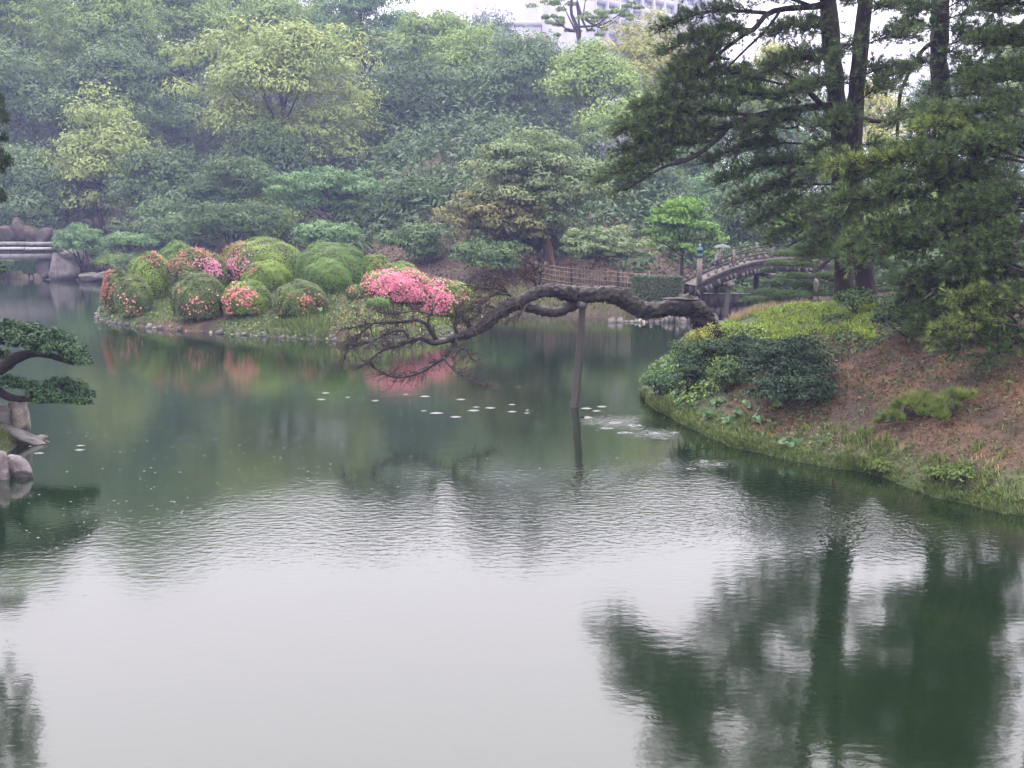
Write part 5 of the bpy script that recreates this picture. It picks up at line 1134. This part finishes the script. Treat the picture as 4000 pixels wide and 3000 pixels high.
# pruned pine between the bank and the arched bridge
def pruned_pine():
    rng = rng_of(420); b = P(3160, 1175, 40); b0 = np.array([b[0], b[1], .0]); rt = root('pruned_pine', b0, 'cloud-pruned spreading pine behind the grassy crest beside the bridge', 'pine tree')
    # its own islet of ground is the hidden shore behind the crest
    part('trunk', limb([b0 + [0, 0, -.3], P(3170, 1100, 40), P(3230, 1020, 40), P(3330, 960, 40)], .13, .05, 14, 8, .08, rng), M['bark_pine'], rt, smooth=True)
    pads = [(3080, 1000, 110), (3160, 975, 130), (3040, 1036, 90), (3130, 1040, 120), (3220, 1010, 110), (3060, 1100, 80), (3150, 1120, 110), (3230, 1085, 110), (3000, 1150, 120), (3090, 1160, 140), (3190, 1155, 130), (2950, 1180, 110), (3040, 1185, 130), (3010, 1110, 70),
            (3470, 1035, 110), (3520, 1075, 120), (3450, 1100, 100), (3480, 1140, 90), (3560, 1110, 110), (3560, 1010, 120), (3400, 1000, 90), (3300, 1120, 100), (3300, 1050, 110), (3250, 950, 110), (2990, 1210, 110), (3100, 1205, 130), (3200, 1200, 120), (3120, 1085, 90), (3000, 1065, 60), (3600, 1060, 110), (3480, 1180, 120), (3560, 1160, 110)]
    for px, py, w in pads:
        D = 40 + rng.uniform(-2.2, 2.2); c = P(px, py, D); wm = w / 2 * mpp(D); q = P(3190, 1090, 40)
        o = part('branch', limb([q + (c - q) * .15, (q + c) / 2 + [0, 0, -.08], c + [0, 0, -.06]], .020, .010, 10, 6, .1, rng), M['bark_pine'], rt, smooth=True)
        N = int(520 * w / 100); d = rand_dirs(rng, N, -.1); p = c + d * np.array([wm * 1.1, wm * .8, wm * .30]) * rng.uniform(.5, 1, (N, 1)) ** .5
        g, t = needles(p, d * .5 + np.array([0, 0, .8]), rng, 10, .10, .012, .8); part('needles', g, M['needle_pruned'], o, t, kind='stuff')
pruned_pine()
def stone_marker():
    b = P(3187, 1142, 38.5); b[2] = max(P(3187, 1142, 38.5)[2], .1); g = rock(b + [0, 0, .22], (.10, .09, .27), 77, 2, .1, 6); top('stone_marker', g, M['stone_pale'], None, 'small pale standing stone among the pruned pine pads', 'stone', smooth=False, loc=b)
stone_marker()

# ------------------------------------------------------------------ plants of the right bank
def bank_points(n, s0, s1, t0, t1, seed, keep=None):
    rng = rng_of(seed); V = bv.reshape(NS + 2, NT, 3)[1:]
    a = np.clip(rng.uniform(s0, s1, n) / 1.75 * NS, 0, NS - 1.001); b = np.clip(rng.uniform(t0, t1, n) * (NT - 1), 0, NT - 1.001); i, j = a.astype(int), b.astype(int); u, v = (a - i)[:, None], (b - j)[:, None]
    p = (V[i, j] * (1 - v) + V[i, j + 1] * v) * (1 - u) + (V[i + 1, j] * (1 - v) + V[i + 1, j + 1] * v) * u
    nn = unit(np.cross(V[i, j + 1] - V[i, j], V[i + 1, j] - V[i, j])); nn *= np.sign(nn[:, 2:3]) + (nn[:, 2:3] == 0)
    if keep is not None: k = keep(p); p, nn = p[k], nn[k]
    return p, nn
def bank_grass(name, n, s0, s1, t0, t1, L, wd, mat, seed, lean=.6, keep=None):
    p, nn = bank_points(n, s0, s1, t0, t1, seed, keep); rng = rng_of(seed + 1); t = np.clip(rng.normal(.5, .25, len(p)), 0, 1)
    L = L * np.clip(.9 + .75 * sines(p[:, 0], p[:, 1], 33, 3.1), .25, 1.9)[:, None]
    return top(name, blades(p, nn, L, wd, rng, lean), M[mat], 'stuff', tint=np.concatenate([t, t]))
XR, YR = (3.2, 13), (15.0, 30)
def bpx(p):
    dx, dy, dz = p[:, 0], p[:, 1], p[:, 2] - CH; fw = dy * math.cos(TH) - dz * math.sin(TH); uy = dy * math.sin(TH) + dz * math.cos(TH)
    return 2000 + F * dx / fw, 1500 - F * uy / fw
shore_x = [2500, 2600, 2740, 2880, 3060, 3280, 3450, 3620, 3800, 4000, 4400]; shore_y = [1535, 1630, 1695, 1748, 1792, 1834, 1868, 1932, 1975, 2012, 2090]
def above(p):                                            # photo pixels up the bank from the waterline
    x, y = bpx(p); return np.interp(x, shore_x, shore_y) - y, x, y
def k_shore(p): a, x, y = above(p); return (a < 85 + 20 * np.sin(x / 37.)) | ((x < 2900) & (a < 230))
def k_top(p): a, x, y = above(p); return (y < 1330 + 30 * np.sin(x / 60.) + (x < 2900) * 160) & (x < 3420)
def k_brown(p): a, x, y = above(p); return (x > 2850) & (y > 1330) & (a > 40)
def k_mid(p): a, x, y = above(p); return (x < 3250) & (a > 60) & (y > 1300)
def k_tuft(p): a, x, y = above(p); return np.sin(x / 31.) * np.sin(y / 23. + x / 57.) + .5 * np.sin(x / 11. + y / 9.) > -.45 + a / 260.
bank_grass('grass', 15000, .0, .16, 0, .82, .12, .0055, 'grass', 501, .9, k_tuft)
bank_grass('grass', 5500, .0, .03, 0, .84, .12, .006, 'grass', 511, 1.2)
bank_grass('dead_grass', 1500, .0, .12, 0, .84, .12, .005, 'grass_dry', 514, 1.1, lambda p: np.sin(above(p)[1] / 43.) > .2)
bank_grass('grass', 12000, .1, .95, 0, .82, .09, .005, 'grass', 512, 1.0, lambda p: np.sin(above(p)[1] / 47.) * np.sin(above(p)[2] / 29.) + .5 * np.sin(above(p)[1] / 13.) + .3 * np.sin(above(p)[2] / 8.) > .5)
stuff_grass('grass', 'bank', (4.3, 9.5), (24, 29.5), 17000, .10, .007, 'grass_lush', 502, lambda p: k_top(p) & (sines(p[:, 0], p[:, 1], 79, 2.4) > -.55), .7, 4)
stuff_grass('dry_grass', 'bank', (3, 8.6), (27.6, 31), 5000, .22, .005, 'grass_dry', 503, lambda p: ((bpx(p)[1] < 1262) & (bpx(p)[0] > 2790) & (bpx(p)[0] < 3160) & (p[:, 1] > 28.1)) | ((bpx(p)[0] < 2740) & (p[:, 1] > 28.5)), .5, 5)
stuff_leaves('needle_litter', 'bank', XR, YR, 46000, .045, 'litter', 504, lambda p: k_brown(p) & (sines(p[:, 0], p[:, 1], 77, 2.3) > -.5 + .6 * R0.uniform(0, 1, len(p))), .03, .8)
stuff_grass('dead_grass', 'bank', XR, YR, 9000, .10, .004, 'litter', 505, k_brown, 1.0, 4)
stuff_leaves('ground_ivy', 'bank', XR, YR, 26000, .055, 'ivy', 506, lambda p: k_mid(p) | ((above(p)[2] < 1500) & (np.sin(above(p)[1] / 70.) + np.sin(above(p)[2] / 33.) > .1)), .07, .8)
stuff_leaves('ground_ivy', 'bank', (5.5, 11), (23.5, 29.5), 16000, .06, 'ivy', 507, lambda p: (above(p)[2] < 1400) & (above(p)[1] > 2800), .06, .8)
stuff_leaves('low_weeds', 'bank', XR, YR, 16000, .05, 'ivy', 508, lambda p: k_brown(p) & (sines(p[:, 0], p[:, 1], 78, 3.1) > .15), .08, .6)
def k_left(p): a, x, y = above(p); return (x < 3010 - .3 * np.maximum(y - 1500, 0)) & (a > 70) & (y > 1290)
stuff_leaves('leafy_ground_cover', 'bank', (2.9, 8), (24, 30), 15000, .06, 'leaf_mid', 515, k_left, .16, .5)
stuff_leaves('leafy_ground_cover', 'bank', (2.9, 8), (24, 30), 9000, .07, 'leaf_shrub', 516, k_left, .12, .5)
stuff_leaves('leafy_ground_cover', 'bank', (2.9, 6), (26, 30), 5000, .08, 'leaf_fresh', 517, lambda p: k_left(p) & (above(p)[1] < 2800), .2, .4)
stuff_leaves('fallen_leaves', 'bank', XR, YR, 260, .085, 'fallen', 509, k_brown, .03, 1.4)
def shrub(label, px, py, w, h, mat, seed, n=3500, ls=.06, name='bank_shrub', group='shrubs on the right bank', flat=.55, clump=.22, dens=1.0, droop=.25):
    b = hit(px, py, 'bank'); rng = rng_of(seed); D = b[1]; a, hh = w / 2 * mpp(D), h * mpp(D); rt = root(name, b, label, 'shrub', group)
    K = max(6, int(dens * w * h / 900)); d = rand_dirs(rng, K, -.2); cen = b + np.array([0, 0, hh * .45]) + d * np.array([a * .85, a * .7, hh * .5]) * rng.uniform(.4, 1, (K, 1)) ** .5
    g, t = clumps_leaves(cen, clump * rng.uniform(.6, 1.2, K), max(20, n // K), ls, rng, flat, -.3, droop, inner=.4); part('foliage', g, M[mat], rt, t)
    for k in range(7):
        part('stem', limb([b + rng.normal(0, .04, 3) * [1, 1, 0], (b + cen[k % K]) / 2 + rng.normal(0, .04, 3), cen[k % K]], .014, .005, 7, 5, .05, rng), M['bark'], rt)
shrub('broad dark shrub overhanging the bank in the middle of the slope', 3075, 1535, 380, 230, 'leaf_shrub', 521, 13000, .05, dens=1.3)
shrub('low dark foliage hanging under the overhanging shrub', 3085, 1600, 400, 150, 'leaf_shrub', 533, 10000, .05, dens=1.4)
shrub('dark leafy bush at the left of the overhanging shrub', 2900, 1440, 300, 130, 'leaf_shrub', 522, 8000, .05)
shrub('yellow-tipped conifer shrub at the foot of the leaning pine', 2765, 1400, 220, 130, 'leaf_yellow', 523, 900, .06, dens=.6)
shrub('green creeper bush under the yellow-tipped shrub', 2745, 1430, 260, 120, 'ivy', 524, 5000, .055)
shrub('thin dark sapling with bare stems near the tip of the bank', 2690, 1530, 130, 140, 'leaf_shrub', 525, 1500, .07)
shrub('upright ferny plant in the middle of the slope', 2835, 1530, 120, 130, 'ivy', 526, 1400, .07, droop=.6)
shrub('ivy clump at the foot of the dark pine trunk', 3345, 1230, 150, 110, 'ivy', 527, 2600, .06)
shrub('dark green undergrowth right of the pine trunks', 3560, 1330, 330, 160, 'leaf_shrub', 528, 5000, .06)
shrub('tangled green shrub by the water left of the slope', 2590, 1545, 190, 90, 'leaf_butterbur', 529, 2500, .06)
shrub('small weed by the waterline, middle one of three', 3660, 1880, 60, 55, 'grass', 530, 500, .05, 'weed', 'weeds on the reddish bank')
shrub('small weed by the waterline, right one of three', 3750, 1890, 55, 60, 'grass', 531, 500, .05, 'weed', 'weeds on the reddish bank')
shrub('small weed by the waterline, left one of three', 3440, 1850, 70, 50, 'grass', 532, 500, .05, 'weed', 'weeds on the reddish bank')
BB = 'broad-leaved plants on the right bank'
for k, (px, py, nl, sz, lab) in enumerate([(2570, 1500, 9, .11, 'broad-leaved plant at the very tip of the bank'), (2640, 1490, 9, .12, 'bright broad-leaved plant behind the tip of the bank'), (2655, 1555, 8, .10, 'broad-leaved plant below the bare sapling stems'), (2800, 1590, 10, .10, 'broad-leaved plant in the hollow left of the dark overhang'),
        (2770, 1640, 8, .10, 'broad-leaved plant just above the waterside grass'), (2880, 1640, 8, .09, 'broad-leaved plant beside the bare patch of soil'), (2960, 1660, 9, .09, 'broad-leaved plant lowest under the dark overhanging shrub'), (3040, 1600, 7, .10, 'broad-leaved plant right under the dark overhanging shrub'), (3085, 1745, 6, .13, 'pale broad-leaved plant at the water edge'), (2720, 1560, 8, .10, 'broad-leaved plant among the bare stems'),
        (2610, 1455, 10, .11, 'bright broad-leaved plant on the left edge of the bank'), (2600, 1530, 10, .10, 'bright broad-leaved plant lowest at the tip of the bank'), (2690, 1450, 9, .10, 'broad-leaved plant under the green creeper bush'), (2760, 1520, 9, .10, 'broad-leaved plant beside the ferny plant'), (2840, 1660, 9, .09, 'broad-leaved plant over the waterside grass under the hollow'), (2920, 1600, 8, .09, 'broad-leaved plant at the left foot of the dark overhang'), (2650, 1600, 8, .08, 'small broad-leaved plant by the water near the tip of the bank'), (2560, 1540, 8, .08, 'small broad-leaved plant at the outermost waterline of the bank')]):
    leafy_plant(px, py, 'bank', nl + 4, sz * .72, 540 + k, lab, group=BB, hgt=.16)

p_, n_ = scatter('hill', (-10, 15), (50, 74), 16000, rng_of(560)); s_ = p_[:, 1] - np.interp(p_[:, 0], SHX, SHY); k_ = (s_ > .6) & (s_ < 16); p_, n_ = p_[k_], n_[k_]
top('slope_litter', leaf_geo(p_ + [0, 0, .04], n_ * .9 + rng_of(561).normal(0, .4, p_.shape), .15, rng_of(562), .7, .1), M['litter'], 'stuff', tint=rng_of(563).uniform(0, 1, len(p_)))
p_, n_ = scatter('hill', (-8, 9), (48, 58), 16000, rng_of(564)); s_ = p_[:, 1] - np.interp(p_[:, 0], SHX, SHY); k_ = (s_ > -.1) & (s_ < 4); p_, n_ = p_[k_], n_[k_]
t_ = rng_of(565).uniform(0, 1, len(p_)); top('shore_grass', blades(p_, n_, .22, .014, rng_of(566), .7), M['grass'], 'stuff', tint=np.concatenate([t_, t_]))

p_, n_ = scatter('hill', (-40, -14), (74, 92), 9000, rng_of(567)); s_ = p_[:, 1] - np.interp(p_[:, 0], SHX, SHY); k_ = (s_ > -.2) & (s_ < 6); p_, n_ = p_[k_], n_[k_]
t_ = rng_of(568).uniform(0, 1, len(p_)); top('shore_grass', blades(p_, n_, .42, .03, rng_of(569), .7), M['grass'], 'stuff', tint=np.concatenate([t_, t_]))

# ------------------------------------------------------------------ left bank: clipped tree, rocks, cypress
LG = 'rocks of the left bank'
def left_rock(px, yb, yt, w, D, mat, seed, label, depth=.8, cut=7, rough=.12, slope=0.0): return boulder(px, yb, yt, w, D, mat, seed, label, depth, 'boulder', 0, 4, rough * 1.5, cut + 5, LG, slope)
left_rock(62, 1700, 1545, 125, 22.0, 'stone_pale', 602, 'tall squarish pale rock under the clipped tree', .7, 12, .07)
left_rock(-30, 1690, 1560, 130, 21.8, 'stone_dark', 603, 'dark rock at the left edge beside the pale one')
left_rock(40, 1742, 1655, 300, 21.6, 'stone_dark', 604, 'long dark sloping rock running into the water', .45, 9, .16, .62)
left_rock(150, 1722, 1700, 70, 21.9, 'stone_pale', 605, 'small flat pale stone at the tip of the sloping rock', .5)
left_rock(85, 1880, 1790, 125, 18.9, 'stone_mauve', 606, 'smooth mauve rock lying in the shallows', .7, 5, .10, .35)
left_rock(5, 1900, 1765, 85, 18.7, 'stone_mauve', 607, 'upright mauve rock at the left edge of the photo', .8, 8, .08)
stuff_grass('grass', 'left', (-11, -8), (17.6, 23), 5000, .14, .006, 'grass', 608, None, .6, 5)
def clipped_tree():
    rng = rng_of(611); b = P(-95, 1640, 22.2); l, _ = drop(b[0], b[1], 'left'); b0 = l if l is not None else b; rt = root('clipped_tree', b0, 'garden tree with flat clipped leaf pads reaching in from the left', 'tree')
    part('trunk', limb([b0 - [0, 0, .1], P(-60, 1560, 22.1), P(-30, 1470, 22), P(20, 1428, 21.9), P(90, 1388, 21.8), P(180, 1385, 21.7), P(290, 1420, 21.7)], .19, .03, 40, 12, .1, rng), M['bark_pine'], rt, smooth=True)
    part('branch', limb([P(-40, 1480, 22), P(20, 1545, 21.8), P(110, 1560, 21.7), P(250, 1560, 21.6), P(330, 1570, 21.6)], .09, .02, 24, 9, .1, rng), M['bark_pine'], rt, smooth=True)
    part('branch', limb([P(-50, 1500, 22), P(-40, 1300, 22.1), P(-90, 1100, 22.2), P(-60, 1060, 22.2)], .10, .02, 20, 9, .1, rng), M['bark_pine'], rt, smooth=True)
    def pad(path, wpx, hpx, n, dens_leaf=.052):
        q = resample(np.array([P(*k) for k in path]), 40); K = max(20, n // 75); u = rng.uniform(0, 1, K); c = q[(u * 38.99).astype(int)]
        prof = np.sqrt(np.clip(1 - ((u - .45) / .58) ** 2, .08, 1)); d = rand_dirs(rng, K, -.3)
        cen = c + d * np.array([wpx * .95, wpx * 1.2, hpx * .85]) * mpp(22) * (prof * rng.uniform(.45, 1.05, K) ** .6)[:, None]
        g, t = clumps_leaves(cen, rng.uniform(.06, .14, K), 80, dens_leaf, rng, .75, -.45, .1, .45, .35, .6, .45); part('leaf_pad', g, M['leaf_bonsai'], rt, t)
    pad([(-120, 1330, 22), (20, 1300, 22), (140, 1310, 21.9), (260, 1360, 21.8), (345, 1425, 21.7)], 55, 62, 9500)
    pad([(-80, 1330, 21.4), (60, 1340, 21.3), (200, 1370, 21.3), (330, 1420, 21.3)], 45, 55, 7000)
    pad([(-60, 1510, 21.7), (40, 1500, 21.7), (120, 1530, 21.6), (180, 1560, 21.5)], 40, 40, 4200)
    pad([(175, 1535, 21.8), (240, 1512, 21.7), (310, 1530, 21.6), (360, 1575, 21.6)], 32, 40, 4600)
    pad([(150, 1565, 21.4), (240, 1560, 21.3), (330, 1575, 21.3)], 30, 30, 2600)
    pad([(-90, 1390, 22.3), (-20, 1395, 22.3), (40, 1400, 22.3)], 40, 35, 1800)
    pad([(-90, 1075, 22.2), (-40, 1050, 22.2), (10, 1070, 22.1)], 28, 30, 1600)
clipped_tree()
def cypress():
    rng = rng_of(631); b = P(-200, 1690, 20.8); l, _ = drop(b[0], b[1], 'left'); b0 = l if l is not None else b; rt = root('cypress_tree', b0, 'dark conifer whose foliage shows at the left edge of the photo', 'tree')
    part('trunk', limb([b0 - [0, 0, .1], P(-210, 1200, 20.8), P(-190, 700, 20.8), P(-180, 100, 20.8), P(-180, -500, 20.8)], .16, .03, 30, 10, .08, rng), M['bark'], rt, smooth=True)
    gs, ts = [], []
    for k in range(150):
        py = rng.uniform(360, 900); px = rng.uniform(-330, 36) if py < 640 else rng.uniform(-330, 12); 
        if py > 640 and px > 20 and rng.uniform() < .6: continue
        if py < 470: px = min(px, 8 + (py - 360) * .25)
        c = P(px, py, 20.8 + rng.uniform(-.8, .8)); d = rand_dirs(rng, 130, -.4); p = c + d * np.array([.09, .09, .17]) * rng.uniform(.3, 1, (130, 1))
        gs.append(leaf_geo(p, unit(np.stack([d[:, 0], d[:, 1], np.zeros(130)], 1)) + rng.normal(0, .4, (130, 3)), .06, rng, .35, -1.2)); ts.append(np.clip(rng.normal(.45, .2, 130), 0, 1))
    part('foliage', join(*gs), M['cypress'], rt, np.concatenate(ts))
    for k in range(10):
        e = P(rng.uniform(-300, 20), rng.uniform(420, 830), 20.8); s = P(-195, 800 + 40 * k, 20.8); part('branch', limb([s, (s + e) / 2 + [0, 0, -.05], e], .03, .006, 8, 6, .05, rng), M['bark'], rt)
cypress()

# ------------------------------------------------------------------ rain on the pond: raised rings and drip swells
def ripple_geo(c, r, amp, rng, ns=20, nr=6):
    a = np.linspace(0, 2 * np.pi, ns, endpoint=False); vs = [c + np.array([0, 0, amp * 1.0 + .002])]; 
    for k in range(1, nr + 1):
        u = k / nr; z = amp * (math.cos(math.pi * u) + 1) / 2 + .002 * (1 - u) - .001 * (u == 1); vs += [c + np.array([r * u * math.cos(t), r * u * math.sin(t), z]) for t in a]
    tri = np.array([[0, 1 + j, 1 + (j + 1) % ns] for j in range(ns)]); qd = np.array([[1 + (k - 1) * ns + j, 1 + k * ns + j, 1 + k * ns + (j + 1) % ns, 1 + (k - 1) * ns + (j + 1) % ns] for k in range(1, nr) for j in range(ns)])
    return np.array(vs), [tri, qd]
def ripples():
    rng = rng_of(701); gs = []
    big = [(1272, 1535, 36), (1255, 1560, 40), (1358, 1552, 24), (1585, 1540, 24), (1660, 1548, 44), (1800, 1560, 40), (1465, 1565, 34), (1655, 1605, 28), (1705, 1613, 60), (1850, 1603, 52), (1915, 1593, 46), (1780, 1628, 50), (2000, 1580, 30), (2000, 1608, 40), (2058, 1613, 26), (1860, 1590, 30), (315, 1740, 38), (310, 1757, 44), (148, 1770, 52), (110, 1743, 46), (2290, 1595, 50), (2600, 1632, 30), (2290, 1630, 60), (2350, 1588, 44), (2330, 1605, 40), (2400, 1650, 60), (2480, 1660, 70), (2560, 1690, 60), (2440, 1690, 70), (2370, 1672, 60), (2640, 1690, 50), (2750, 1800, 50), (2820, 1812, 60), (2700, 1830, 50), (2060, 1602, 20)]
    for px, py, w in big:
        c = G(px, py); g_ = ripple_geo(c, w / 2 * mpp(c[1]) * .95, w / 2 * mpp(c[1]) * .12, rng); gs.append(((g_[0] - c) * [1.15, .72, 1] + c, g_[1]))
    for k in range(1000):
        px, py = rng.uniform(60, 3900), rng.uniform(1500, 2150)
        if py < 1600 + 60 * math.sin(px / 400) and rng.uniform() < .75: continue
        if py > np.interp(px, [0, 2400] + shore_x[1:], [9999, 9999] + shore_y[1:]) - 9999 and px > 2450 and py < np.interp(px, shore_x, shore_y) + 25: continue
        if px < 260 and py < 1930: continue
        c = G(px, py); r = rng.uniform(.008, .026); gs.append(ripple_geo(c, r, r * rng.uniform(.06, .28), rng, 10, 3))
    top('rain_ripples', join(*gs), M['water'], 'stuff', smooth=True)
ripples()
